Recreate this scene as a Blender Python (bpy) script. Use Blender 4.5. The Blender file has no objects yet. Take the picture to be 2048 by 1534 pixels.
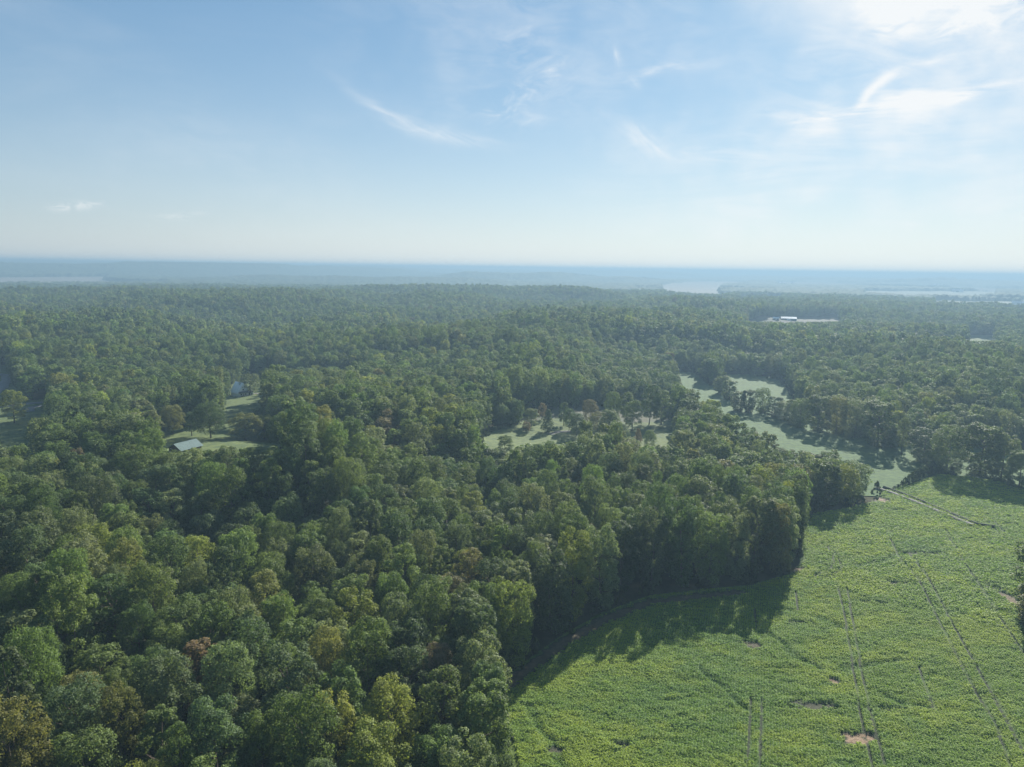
import bpy, math, random
import numpy as np
from mathutils import Vector, Matrix

random.seed(7)
RNG = np.random.default_rng(7)
SC = bpy.context.scene
COL = SC.collection

# ------------------------------------------------------------------ camera
CAM_H = 115.0
F_PX = 1409.0                      # focal length in pixels of the 2048 wide photograph
PITCH = math.radians(9.31)
ROLL = math.radians(0.84)
cam_data = bpy.data.cameras.new('camera')
cam = bpy.data.objects.new('camera', cam_data)
COL.objects.link(cam)
cam_data.sensor_width = 36.0
cam_data.lens = 36.0 * F_PX / 2048.0
cam_data.clip_start = 1.0
cam_data.clip_end = 120000.0
Rm = Matrix.Rotation(math.radians(90) - PITCH, 4, 'X') @ Matrix.Rotation(ROLL, 4, 'Z')
cam.matrix_world = Matrix.Translation((0, 0, CAM_H)) @ Rm
SC.camera = cam
RC = np.array(Rm.to_3x3())

# ------------------------------------------------------------------ sun, sky, exposure
SUN_EL, SUN_AZ = math.radians(28.5), math.radians(26.5)
sd = Vector((math.sin(SUN_AZ) * math.cos(SUN_EL), math.cos(SUN_AZ) * math.cos(SUN_EL), math.sin(SUN_EL)))
sl = bpy.data.lights.new('sun', 'SUN')
sl.energy = 5.0
sl.angle = math.radians(0.53)
sl.color = (1.0, 0.95, 0.86)
so = bpy.data.objects.new('sun', sl)
so.rotation_euler = sd.to_track_quat('Z', 'Y').to_euler()
so.location = (0, 0, 400)
COL.objects.link(so)

SC.view_settings.view_transform = 'Standard'
SC.view_settings.look = 'None'
SC.view_settings.gamma = 1.0
SC.view_settings.use_curve_mapping = False
SC.view_settings.exposure = 1.25
SKY_STRENGTH = 0.1
HAZE_DENSITY = 0.0003

cy = SC.cycles
cy.max_bounces = 5
cy.diffuse_bounces = 3
cy.glossy_bounces = 1
cy.transmission_bounces = 3
cy.transparent_max_bounces = 8
cy.volume_bounces = 0
cy.use_denoising = True
cy.sample_clamp_indirect = 4.0
cy.use_adaptive_sampling = True
cy.adaptive_threshold = 0.01


def N(nt, typ, **kw):
    n = nt.nodes.new(typ)
    for k, v in kw.items():
        setattr(n, k, v)
    return n


def mth(nt, op, a, b=None, c=None, clamp=False):
    n = nt.nodes.new('ShaderNodeMath')
    n.operation = op
    n.use_clamp = clamp
    for i, v in enumerate((a, b, c)):
        if v is None:
            continue
        if isinstance(v, (int, float)):
            n.inputs[i].default_value = v
        else:
            nt.links.new(v, n.inputs[i])
    return n.outputs[0]


def noise(nt, vec, scale, detail=3.0, rough=0.55, dist=0.0):
    n = nt.nodes.new('ShaderNodeTexNoise')
    n.inputs['Scale'].default_value = scale
    n.inputs['Detail'].default_value = detail
    n.inputs['Roughness'].default_value = rough
    n.inputs['Distortion'].default_value = dist
    if vec is not None:
        nt.links.new(vec, n.inputs['Vector'])
    return n.outputs['Fac']


def mixc(nt, fac, a, b, mode='MIX'):
    n = nt.nodes.new('ShaderNodeMix')
    n.data_type = 'RGBA'
    n.blend_type = mode
    for s, v in ((0, fac), (6, a), (7, b)):
        if isinstance(v, (int, float)):
            n.inputs[s].default_value = v
        elif isinstance(v, tuple):
            n.inputs[s].default_value = (v[0], v[1], v[2], 1)
        else:
            nt.links.new(v, n.inputs[s])
    return n.outputs[2]


def smooth(nt, v, lo, hi, olo=0.0, ohi=1.0):
    n = nt.nodes.new('ShaderNodeMapRange')
    n.interpolation_type = 'SMOOTHSTEP'
    n.inputs['From Min'].default_value = lo
    n.inputs['From Max'].default_value = hi
    n.inputs['To Min'].default_value = olo
    n.inputs['To Max'].default_value = ohi
    nt.links.new(v, n.inputs['Value'])
    return n.outputs[0]


def pix_dir(px, py):
    v = np.array([(px - 1024.0) / F_PX, -(py - 767.0) / F_PX, -1.0])
    v = RC @ v
    return v / np.linalg.norm(v)


# ---- world: Nishita sky with thin cirrus at their real directions
world = bpy.data.worlds.new('World')
SC.world = world
world.use_nodes = True
wt = world.node_tree
wt.nodes.clear()
sky = N(wt, 'ShaderNodeTexSky', sky_type='NISHITA')
sky.sun_disc = False
sky.sun_elevation = SUN_EL
sky.sun_rotation = SUN_AZ
sky.altitude = 150.0
sky.air_density = 1.0
sky.dust_density = 0.25
sky.ozone_density = 1.0
tc = N(wt, 'ShaderNodeTexCoord')
sep = N(wt, 'ShaderNodeSeparateXYZ')
wt.links.new(tc.outputs['Generated'], sep.inputs[0])
az = mth(wt, 'MULTIPLY', mth(wt, 'ARCTAN2', sep.outputs[0], sep.outputs[1]), 57.2958)
el = mth(wt, 'MULTIPLY', mth(wt, 'ARCSINE', sep.outputs[2]), 57.2958)
comb = N(wt, 'ShaderNodeCombineXYZ')
wt.links.new(az, comb.inputs[0])
wt.links.new(el, comb.inputs[1])
AE = comb.outputs[0]


def azel(px, py):
    d = pix_dir(px, py)
    return math.degrees(math.atan2(d[0], d[1])), math.degrees(math.asin(d[2]))


def wisp(x0, y0, x1, y1, width, amp, bend=0.0, nscale=0.35, stretch=5.0, thr=(0.3, 0.75), warp=1.0, seed=0.0):
    """a cirrus streak from pixel 0 to pixel 1 of the photograph, turned into sky directions (degrees)"""
    a0, e0 = azel(x0, y0)
    a1, e1 = azel(x1, y1)
    cx, cy_ = (a0 + a1) / 2, (e0 + e1) / 2
    L = math.hypot(a1 - a0, e1 - e0) / 2
    ang = math.atan2(e1 - e0, a1 - a0)
    mp = N(wt, 'ShaderNodeMapping', vector_type='TEXTURE')
    mp.inputs['Location'].default_value = (cx, cy_, seed)
    mp.inputs['Rotation'].default_value = (0, 0, ang)
    wt.links.new(AE, mp.inputs['Vector'])
    s = N(wt, 'ShaderNodeSeparateXYZ')
    wt.links.new(mp.outputs[0], s.inputs[0])
    u = mth(wt, 'DIVIDE', s.outputs[0], L)
    w1 = noise(wt, mp.outputs[0], 0.22, 2.0)
    v = mth(wt, 'ADD', s.outputs[1], mth(wt, 'MULTIPLY', mth(wt, 'SUBTRACT', w1, 0.5), warp * width * 0.08))
    v = mth(wt, 'SUBTRACT', v, mth(wt, 'MULTIPLY', mth(wt, 'MULTIPLY', u, u), bend))
    W = width / F_PX * 57.3 / 2
    v = mth(wt, 'DIVIDE', v, W)
    r2 = mth(wt, 'ADD', mth(wt, 'MULTIPLY', mth(wt, 'POWER', mth(wt, 'ABSOLUTE', u), 3.0), 1.0), mth(wt, 'MULTIPLY', v, v))
    g = mth(wt, 'EXPONENT', mth(wt, 'MULTIPLY', r2, -1.6))
    m2 = N(wt, 'ShaderNodeMapping')
    m2.inputs['Scale'].default_value = (1.0 / stretch, 1.0, 1.0)
    wt.links.new(mp.outputs[0], m2.inputs['Vector'])
    nn = smooth(wt, noise(wt, m2.outputs[0], nscale * 2.6, 9.0, 0.66, 1.1), thr[0], thr[1])
    return mth(wt, 'MULTIPLY', mth(wt, 'MULTIPLY', g, nn), amp)


WISPS = [
    wisp(680, 195, 1010, 312, 28, 0.27, bend=0.9, nscale=0.5, stretch=7, thr=(0.25, 0.6), seed=1),
    wisp(720, 215, 900, 290, 60, 0.10, bend=0.3, seed=12),
    wisp(930, 190, 1160, 160, 130, 0.42, nscale=0.35, stretch=2.2, thr=(0.38, 0.8), seed=2),
    wisp(1020, 140, 1120, 112, 16, 0.30, bend=0.4, seed=3),
    wisp(1232, 92, 1238, 138, 24, 0.4, seed=4),
    wisp(1180, 160, 1445, 118, 26, 0.30, bend=-0.3, seed=5),
    wisp(1255, 150, 1280, 185, 26, 0.22, seed=13),
    wisp(1700, 205, 1810, 132, 24, 0.5, bend=-0.5, nscale=0.5, thr=(0.2, 0.5), seed=6),
    wisp(1760, 145, 1950, 105, 18, 0.30, seed=14),
    wisp(1500, 232, 1920, 205, 66, 0.5, bend=0.2, nscale=0.5, stretch=6, thr=(0.25, 0.75), seed=7),
    wisp(1740, 200, 2120, 165, 30, 0.6, bend=0.3, nscale=0.5, stretch=7, thr=(0.2, 0.7), seed=8),
    wisp(1250, 240, 1330, 320, 70, 0.4, seed=9),
    wisp(1300, 300, 1560, 320, 50, 0.34, seed=10),
    wisp(1430, 275, 1560, 265, 20, 0.2, seed=15),
    wisp(1700, 30, 2100, -20, 110, 0.75, nscale=0.35, stretch=2.0, thr=(0.3, 0.65), seed=11),
    wisp(1840, 60, 2000, 30, 60, 0.4, nscale=0.4, stretch=2, seed=18),
    wisp(1180, 350, 2300, 290, 210, 0.45, nscale=0.12, stretch=6, thr=(0.2, 0.8), seed=16),
    wisp(1250, 60, 2100, 30, 200, 0.10, nscale=0.15, stretch=3, thr=(0.3, 0.8), seed=17),
    wisp(650, -10, 1500, 90, 300, 0.16, nscale=0.2, stretch=3, thr=(0.2, 0.7), seed=22),
    wisp(1450, 120, 2200, 140, 320, 0.28, nscale=0.2, stretch=3, thr=(0.2, 0.7), seed=23),
    wisp(1780, 50, 2350, 60, 300, 0.22, nscale=0.25, stretch=2.5, thr=(0.1, 0.65), seed=24),
    wisp(85, 405, 215, 412, 16, 0.32, nscale=0.9, stretch=2.5, thr=(0.4, 0.6), seed=19),
    wisp(300, 432, 420, 428, 14, 0.16, nscale=0.9, stretch=2.5, thr=(0.4, 0.6), seed=20),
    wisp(120, 250, 700, 330, 160, 0.08, nscale=0.15, stretch=4, seed=21),
]
cl = WISPS[0]
for w_ in WISPS[1:]:
    cl = mth(wt, 'ADD', cl, w_)
m3 = N(wt, 'ShaderNodeMapping')
m3.inputs['Scale'].default_value = (0.05, 0.14, 1)
m3.inputs['Rotation'].default_value = (0, 0, 0.3)
wt.links.new(AE, m3.inputs['Vector'])
veil = mth(wt, 'MULTIPLY', smooth(wt, noise(wt, m3.outputs[0], 1.0, 6.0, 0.6, 0.4), 0.45, 0.8), 0.10)
sunside = mth(wt, 'MULTIPLY', smooth(wt, sep.outputs[0], 0.1, 0.7), 0.07)
dts = N(wt, 'ShaderNodeVectorMath', operation='DOT_PRODUCT')
wt.links.new(tc.outputs['Generated'], dts.inputs[0])
dts.inputs[1].default_value = tuple(sd)
aure = mth(wt, 'MULTIPLY', smooth(wt, dts.outputs['Value'], 0.966, 0.991), 0.66)
cl = mth(wt, 'ADD', mth(wt, 'MULTIPLY', cl, 1.35), mth(wt, 'ADD', aure, sunside))
cl = mth(wt, 'MINIMUM', mth(wt, 'ADD', cl, veil), 0.94)
up = smooth(wt, sep.outputs[2], 0.0, 0.03)
cl = mth(wt, 'MULTIPLY', cl, up)
gm = N(wt, 'ShaderNodeGamma')
gm.inputs['Gamma'].default_value = 0.6
wt.links.new(sky.outputs[0], gm.inputs['Color'])
G = 0.2512 / (2 ** SC.view_settings.exposure * SKY_STRENGTH)
skyc = mixc(wt, 1.0, gm.outputs[0], (0.42 * G, 0.68 * G, 0.87 * G), 'MULTIPLY')
# pale high haze veil thickening to the horizon, brighter toward the sun
dt = N(wt, 'ShaderNodeVectorMath', operation='DOT_PRODUCT')
wt.links.new(tc.outputs['Generated'], dt.inputs[0])
dt.inputs[1].default_value = tuple(sd)
Q = 1.0 / (2 ** SC.view_settings.exposure * SKY_STRENGTH)
ramp = N(wt, 'ShaderNodeValToRGB')
ramp.color_ramp.elements[0].position = 0.3
ramp.color_ramp.elements[0].color = (0.60, 0.64, 0.66, 1)
ramp.color_ramp.elements[1].position = 0.9
ramp.color_ramp.elements[1].color = (1.0, 0.99, 0.94, 1)
wt.links.new(dt.outputs['Value'], ramp.inputs[0])
veilc = mixc(wt, 1.0, ramp.outputs[0], (Q, Q, Q), 'MULTIPLY')
hf = mth(wt, 'MULTIPLY', mth(wt, 'EXPONENT', mth(wt, 'MULTIPLY', mth(wt, 'MAXIMUM', el, 0.0), -1 / 7.0)), 0.95)
skyc = mixc(wt, hf, skyc, veilc)
CLOUD = (0.95 * Q, 0.97 * Q, 0.98 * Q)
skymix = mixc(wt, cl, skyc, CLOUD)
bg = N(wt, 'ShaderNodeBackground')
bg.inputs['Strength'].default_value = SKY_STRENGTH
wt.links.new(skymix, bg.inputs['Color'])
wo = N(wt, 'ShaderNodeOutputWorld')
wt.links.new(bg.outputs[0], wo.inputs['Surface'])
world.cycles.sampling_method = 'MANUAL'
world.cycles.sample_map_resolution = 512

# ------------------------------------------------------------------ noise and terrain
def _h(ix, iy, s):
    n = (ix.astype(np.int64) * 374761393 + iy.astype(np.int64) * 668265263 + s * 974634777) & 0xffffffff
    n = ((n ^ (n >> 13)) * 1274126177) & 0xffffffff
    n = n ^ (n >> 16)
    return (n & 0xffffff) / float(0xffffff)


def vnoise(x, y, s=0):
    x = np.asarray(x, float); y = np.asarray(y, float)
    x0 = np.floor(x); y0 = np.floor(y)
    fx = x - x0; fy = y - y0
    fx = fx * fx * fx * (fx * (fx * 6 - 15) + 10); fy = fy * fy * fy * (fy * (fy * 6 - 15) + 10)
    a = _h(x0, y0, s); b = _h(x0 + 1, y0, s); c = _h(x0, y0 + 1, s); d = _h(x0 + 1, y0 + 1, s)
    return (a * (1 - fx) + b * fx) * (1 - fy) + (c * (1 - fx) + d * fx) * fy


def fbm(x, y, s=0, o=3, r=0.5):
    t = 0; a = 1; n = 0
    for i in range(o):
        t = t + a * vnoise(x * 2 ** i + 17.3 * i, y * 2 ** i - 9.1 * i, s + i)
        n += a; a *= r
    return t / n


def sstep(a, b, v):
    t = np.clip((v - a) / (b - a), 0, 1)
    return t * t * (3 - 2 * t)


def plane(px, py, z=0.0):
    d = pix_dir(px, py)
    t = (z - CAM_H) / d[2]
    return d[0] * t, d[1] * t


def segdist(x, y, pts, closed=True):
    best = np.full(np.shape(x), 1e18)
    n = len(pts)
    for i in range(n if closed else n - 1):
        ax, ay = pts[i]; bx, by = pts[(i + 1) % n]
        dx, dy = bx - ax, by - ay
        t = np.clip(((x - ax) * dx + (y - ay) * dy) / (dx * dx + dy * dy + 1e-9), 0, 1)
        best = np.minimum(best, (x - ax - t * dx) ** 2 + (y - ay - t * dy) ** 2)
    return np.sqrt(best)


def inpoly(x, y, pts):
    ins = np.zeros(np.shape(x), bool)
    n = len(pts)
    for i in range(n):
        ax, ay = pts[i]; bx, by = pts[(i + 1) % n]
        c = (ay > y) != (by > y)
        xx = (bx - ax) * (y - ay) / (by - ay + 1e-12) + ax
        ins ^= c & (x < xx)
    return ins


def sdist(x, y, pts):
    """positive inside"""
    d = segdist(x, y, pts)
    return np.where(inpoly(x, y, pts), d, -d)


F1_PX = [(1060, 1900), (1034, 1534), (1012, 1450), (984, 1385), (1050, 1330), (1130, 1272), (1210, 1226), (1300, 1194),
         (1400, 1182), (1500, 1172), (1585, 1150), (1606, 1128), (1600, 1080), (1622, 1030), (1690, 1018), (1752, 1004),
         (1762, 984), (1800, 975), (1840, 962), (1875, 950), (1930, 955), (2000, 965), (2048, 975), (2150, 1000), (2400, 1060), (2900, 1300), (3200, 1900)]
F2_PX = [(1352, 746), (1385, 744), (1440, 788), (1500, 820), (1560, 829), (1605, 838), (1705, 862), (1790, 888), (1850, 908),
         (1878, 946), (1840, 958), (1800, 971), (1764, 980), (1735, 988), (1690, 975), (1600, 958), (1500, 922), (1440, 872), (1362, 806)]
F3_PX = [(1436, 752), (1500, 750), (1560, 762), (1584, 795), (1615, 842), (1560, 832), (1500, 814), (1460, 790)]
F4_PX = [(1780, 893), (1850, 893), (2000, 900), (2200, 912), (2300, 1030), (2150, 998), (2048, 973), (1930, 953), (1865, 940), (1800, 915)]
F4 = [plane(*p) for p in F4_PX]
F1 = [plane(*p) for p in F1_PX]
F2 = [plane(*p) for p in F2_PX]
F3 = [plane(*p) for p in F3_PX]
RIDGES = [  # hand placed ridges / ravines (pixel a, pixel b, width m, height m)
    ((250, 1020), (620, 1080), 34, 7), ((620, 1060), (860, 1230), 28, 8),
    ((560, 920), (1000, 1050), 26, -9), ((1000, 1050), (1240, 1080), 24, -6),
    ((640, 1200), (560, 1500), 20, -9), ((330, 1240), (560, 1150), 22, -8), ((700, 940), (1150, 950), 40, 6),
    ((0, 1050), (300, 1180), 24, -5), ((350, 1420), (0, 1300), 20, 5),
]
RIDGES = [(plane(*a), plane(*b), w, h) for a, b, w, h in RIDGES]


def at_dist(px, D):
    d = pix_dir(px, 536)
    a = math.atan2(d[0], d[1])
    return D * math.sin(a), D * math.cos(a)


FAR_RIDGES = [(at_dist(-400, 6900), at_dist(420, 6700), 600, 84), (at_dist(420, 6900), at_dist(800, 7600), 520, 70),
              (at_dist(940, 5600), at_dist(1080, 5700), 260, 52), (at_dist(1130, 6100), at_dist(1250, 6000), 300, 56),
              (at_dist(-300, 12500), at_dist(1400, 13500), 900, 60), (at_dist(1500, 9000), at_dist(2300, 8200), 500, 36),
              (at_dist(700, 9800), at_dist(1300, 10500), 600, 55), (at_dist(560, 4700), at_dist(900, 4500), 350, 28)]


def H(x, y):
    x = np.asarray(x, float); y = np.asarray(y, float)
    D = np.hypot(x, y)
    z = np.zeros(np.shape(x))
    near = D < 1500
    dv = np.full(np.shape(x), 1e9)
    if np.any(near):
        xn, yn = x[near], y[near]
        s = np.maximum(np.maximum(sdist(xn, yn, F1), sdist(xn, yn, F2)), np.maximum(sdist(xn, yn, F3), sdist(xn, yn, F4)))
        dv[near] = np.maximum(-s, 0)
    w = sstep(8, 170, dv)
    right = sstep(0.15, 0.55, x / np.maximum(y, 1.0)) * sstep(250, 600, D)
    left = 1 - right
    f1 = fbm(x / 360 + 3.7, y / 360 + 8.2, 11, 3)
    f2 = fbm(x / 140 + 1.7, y / 140 + 2.2, 21, 2)
    midw = sstep(500, 1100, D) * (1 - sstep(2300, 3600, D))
    z = w * (left * (5 + 17 * sstep(0.3, 0.75, f1) * (0.65 + 0.35 * midw)) + right * 9 * sstep(0.35, 0.75, f1) + (8 + 5 * sstep(350, 900, D)) * (f2 - 0.35) + 10 * sstep(700, 1200, D) * (1 - sstep(2300, 3400, D)) * sstep(0.35, 0.7, fbm(x / 520 + y / 1500, y / 260 + 3, 61, 2)))
    z = z * (1 - 0.8 * sstep(2000, 3600, D) * (0.4 + 0.6 * left))
    for (a, b, ww, hh) in RIDGES:
        z = z + w * hh * np.exp(-(segdist(x, y, [a, b], False) / ww) ** 2)
    # far ridges
    far = sstep(5200, 8000, D) * (0.35 + 0.65 * sstep(-0.9, 0.1, -x / np.maximum(y, 1)) )
    f3 = fbm(x / 2600 + 5.1, y / 1500 + 2.9, 31, 3)
    z = z + far * 62 * sstep(0.32, 0.75, f3) * np.where(x < 0.1 * y, 1.0, 0.55)
    f4 = fbm(x / 9000 + 1.1, y / 5000 + 7.9, 41, 3)
    z = z + sstep(12000, 20000, D) * 55 * sstep(0.35, 0.7, f4) * (0.35 + 0.65 * sstep(0.5, -0.3, x / np.maximum(y, 1)))
    wob = 0.65 + 0.6 * fbm(x / 420 + 3, y / 900, 47, 3)
    for (a, b, ww, hh) in FAR_RIDGES:
        z = z + hh * wob * np.exp(-(segdist(x, y, [a, b], False) / ww) ** 2)
    return np.clip(z, -3.0, 100.0)


_T = np.exp(np.linspace(math.log(90), math.log(60000), 2200))


def P(px, py):
    """ground point seen at a pixel of the photograph"""
    d = pix_dir(px, py)
    X, Y, Z = d[0] * _T, d[1] * _T, CAM_H + d[2] * _T
    g = H(X, Y)
    k = np.argmax(Z < g)
    if not (Z < g).any():
        k = len(_T) - 1
    k = max(k, 1)
    a0, a1 = (Z - g)[k - 1], (Z - g)[k]
    f = a0 / (a0 - a1 + 1e-9)
    t = _T[k - 1] + f * (_T[k] - _T[k - 1])
    return float(d[0] * t), float(d[1] * t)


def hz(x, y):
    return float(H(np.array([x]), np.array([y]))[0])


def project(x, y, z):
    v = np.stack([x, y, z - CAM_H], -1) @ RC
    return 1024 + F_PX * v[..., 0] / -v[..., 2], 767 - F_PX * v[..., 1] / -v[..., 2], -v[..., 2]


C1 = [P(*p) for p in [(968, 882), (985, 862), (1060, 845), (1130, 838), (1200, 845), (1290, 850), (1345, 843), (1350, 860), (1345, 960), (1290, 940), (1200, 925), (1120, 945), (1060, 965), (975, 965)]]
C2 = [P(*p) for p in [(995, 836), (1030, 830), (1100, 820), (1200, 815), (1330, 812), (1345, 843), (1290, 850), (1200, 845), (1130, 838), (1060, 845)]]
C3 = [P(*p) for p in [(448, 850), (458, 800), (474, 770), (505, 757), (545, 752), (535, 800), (520, 838), (495, 862), (462, 862)]]
C4 = [P(*p) for p in [(322, 864), (350, 857), (480, 860), (550, 866), (572, 892), (560, 948), (325, 966), (312, 890)]]
C5 = [P(*p) for p in [(-80, 822), (10, 806), (95, 800), (100, 830), (80, 880), (50, 950), (-80, 960)]]
C6 = [P(*p) for p in [(-80, 728), (14, 734), (20, 765), (30, 800), (0, 812), (-80, 812)]]
B1 = [P(*p) for p in [(-300, 553.5), (0, 555), (120, 554), (217, 553), (206, 561), (235, 564.5), (330, 566), (330, 571), (100, 574), (-300, 574)]]
B2 = [P(*p) for p in [(1322, 571), (1345, 566), (1400, 563), (1540, 564), (1445, 573), (1434, 582), (1440, 589), (1470, 592), (1450, 603), (1400, 603), (1335, 597)]]
B3 = [P(*p) for p in [(1545, 564), (1760, 572), (2100, 581), (2100, 585), (1860, 580), (1700, 576), (1560, 572)]]
B4 = [P(*p) for p in [(1490, 645), (1560, 637), (1672, 633), (1680, 655), (1640, 669), (1500, 671)]]
B5 = [P(*p) for p in [(1730, 582), (1990, 584), (1990, 596), (1730, 594)]]
B6 = [P(*p) for p in [(1870, 602), (2140, 606), (2140, 624), (1870, 621)]]
B7 = [P(*p) for p in [(1645, 610), (1690, 611), (1680, 640), (1645, 640)]]
B8 = [P(*p) for p in [(1585, 602), (1640, 600), (1640, 620), (1585, 620)]]
B9 = [P(*p) for p in [(1935, 672), (1985, 674), (1985, 702), (1935, 702)]]
B10 = [P(*p) for p in [(1480, 596), (1560, 597), (1560, 609), (1480, 608)]]
CLEAR = [F1, F2, F3, F4, C1, C2, C3, C4, C5, C6, B1, B2, B3, B4, B5, B6, B9, B10]
BB = [(min(p[0] for p in c), max(p[0] for p in c), min(p[1] for p in c), max(p[1] for p in c)) for c in CLEAR]


def clear_sd(x, y, cap=60.0):
    """signed distance to the nearest clearing, positive inside, at least -cap"""
    s = np.full(np.shape(x), -cap)
    for c, (x0, x1, y0, y1) in zip(CLEAR, BB):
        m = (x > x0 - cap) & (x < x1 + cap) & (y > y0 - cap) & (y < y1 + cap)
        if m.any():
            s[m] = np.maximum(s[m], sdist(x[m], y[m], c))
    return s


# ------------------------------------------------------------------ mesh helpers
def mesh_np(name, verts, quads=None, tris=None, smooth_=False):
    me = bpy.data.meshes.new(name)
    verts = np.asarray(verts, np.float32)
    me.vertices.add(len(verts))
    me.vertices.foreach_set('co', verts.ravel())
    parts, starts, tot = [], [], 0
    k = 0
    if quads is not None and len(quads):
        quads = np.asarray(quads, np.int32)
        parts.append(quads.ravel()); starts.append(np.arange(len(quads)) * 4); k = quads.size
    if tris is not None and len(tris):
        tris = np.asarray(tris, np.int32)
        parts.append(tris.ravel()); starts.append(k + np.arange(len(tris)) * 3)
    li = np.concatenate(parts).astype(np.int32); ls = np.concatenate(starts).astype(np.int32)
    me.loops.add(len(li)); me.loops.foreach_set('vertex_index', li)
    me.polygons.add(len(ls)); me.polygons.foreach_set('loop_start', ls)
    if smooth_:
        me.polygons.foreach_set('use_smooth', np.ones(len(ls), bool))
    me.update(calc_edges=True)
    return me


def attr(me, name, typ, dom, data):
    a = me.attributes.new(name, typ, dom)
    key = {'FLOAT': 'value', 'INT': 'value', 'FLOAT_VECTOR': 'vector', 'FLOAT_COLOR': 'color'}[typ]
    a.data.foreach_set(key, np.asarray(data, np.int32 if typ == 'INT' else np.float32).ravel())


def ob(name, me, mat=None, parent=None, link=True, **props):
    o = bpy.data.objects.new(name, me)
    if mat is not None and me is not None and not me.materials:
        me.materials.append(mat)
    if link:
        COL.objects.link(o)
    if parent is not None:
        o.parent = parent
    for k, v in props.items():
        o[k] = v
    return o


class MB:
    """collects boxes, tubes and faces into one mesh"""
    def __init__(s):
        s.v, s.f = [], []

    def box(s, x0, x1, y0, y1, z0, z1):
        b = len(s.v)
        s.v += [(x0, y0, z0), (x1, y0, z0), (x1, y1, z0), (x0, y1, z0), (x0, y0, z1), (x1, y0, z1), (x1, y1, z1), (x0, y1, z1)]
        s.f += [tuple(b + i for i in q) for q in ((0, 3, 2, 1), (4, 5, 6, 7), (0, 1, 5, 4), (1, 2, 6, 5), (2, 3, 7, 6), (3, 0, 4, 7))]
        return s

    def face(s, *pts):
        b = len(s.v)
        s.v += list(pts)
        s.f.append(tuple(range(b, b + len(pts))))
        return s

    def slab(s, pts, n, t):
        """polygon pts thickened by t along n"""
        b = len(s.v); k = len(pts)
        s.v += [tuple(p) for p in pts] + [tuple(p[i] + n[i] * t for i in range(3)) for p in pts]
        s.f.append(tuple(b + i for i in range(k))[::-1]); s.f.append(tuple(b + k + i for i in range(k)))
        for i in range(k):
            j = (i + 1) % k
            s.f.append((b + i, b + j, b + k + j, b + k + i))
        return s

    def tube(s, pts, rad, n=6):
        prev = None
        for q, (p, r) in enumerate(zip(pts, rad)):
            p = Vector(p)
            d = (Vector(pts[min(q + 1, len(pts) - 1)]) - Vector(pts[max(q - 1, 0)])).normalized()
            a = d.orthogonal().normalized() if abs(d.z) < 0.9 else Vector((1, 0, 0)).cross(d).normalized()
            c = d.cross(a)
            b = len(s.v)
            for i in range(n):
                t = 2 * math.pi * i / n
                s.v.append(tuple(p + (a * math.cos(t) + c * math.sin(t)) * r))
            if prev is not None:
                for i in range(n):
                    j = (i + 1) % n
                    s.f.append((prev + i, prev + j, b + j, b + i))
            prev = b
        return s

    def mesh(s, name):
        me = bpy.data.meshes.new(name)
        me.from_pydata(s.v, [], s.f)
        me.update()
        return me


# ------------------------------------------------------------------ materials
def new_mat(name):
    m = bpy.data.materials.new(name)
    m.use_nodes = True
    nt = m.node_tree
    nt.nodes.clear()
    out = N(nt, 'ShaderNodeOutputMaterial')
    return m, nt, out


def leaf_mat(name, trans=0.45, bounce_tint=(1.25, 1.25, 0.7)):
    m, nt, out = new_mat(name)
    a = N(nt, 'ShaderNodeAttribute', attribute_type='INSTANCER', attribute_name='tint')
    lv = N(nt, 'ShaderNodeAttribute', attribute_type='GEOMETRY', attribute_name='lv')
    v = mth(nt, 'MULTIPLY_ADD', lv.outputs['Fac'], 1.05, 0.48)
    vv = N(nt, 'ShaderNodeCombineXYZ')
    for i in range(3):
        nt.links.new(v, vv.inputs[i])
    base = mixc(nt, 1.0, a.outputs['Color'], vv.outputs[0], 'MULTIPLY')
    warm = mixc(nt, mth(nt, 'MULTIPLY', mth(nt, 'POWER', lv.outputs['Fac'], 3.0), 0.35), base, (0.13, 0.14, 0.055))
    pb = N(nt, 'ShaderNodeBsdfPrincipled')
    nt.links.new(warm, pb.inputs['Base Color'])
    pb.inputs['Roughness'].default_value = 0.6
    pb.inputs['Specular IOR Level'].default_value = 0.15
    tr = N(nt, 'ShaderNodeBsdfTranslucent')
    nt.links.new(mixc(nt, 1.0, warm, bounce_tint, 'MULTIPLY'), tr.inputs['Color'])
    mx = N(nt, 'ShaderNodeMixShader')
    mx.inputs[0].default_value = trans
    nt.links.new(pb.outputs[0], mx.inputs[1])
    nt.links.new(tr.outputs[0], mx.inputs[2])
    nt.links.new(mx.outputs[0], out.inputs['Surface'])
    return m


def plain_mat(name, col, rough=0.8, var=0.25, scale=0.4, metal=0.0, spec=0.3, col2=None):
    m, nt, out = new_mat(name)
    g = N(nt, 'ShaderNodeTexCoord')
    f = noise(nt, g.outputs['Object'], scale, 5.0, 0.6)
    c2 = col2 or tuple(c * (1 - var) for c in col)
    c = mixc(nt, smooth(nt, f, 0.35, 0.65), c2, col)
    pb = N(nt, 'ShaderNodeBsdfPrincipled')
    nt.links.new(c, pb.inputs['Base Color'])
    pb.inputs['Roughness'].default_value = rough
    pb.inputs['Metallic'].default_value = metal
    pb.inputs['Specular IOR Level'].default_value = spec
    nt.links.new(pb.outputs[0], out.inputs['Surface'])
    return m


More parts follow.
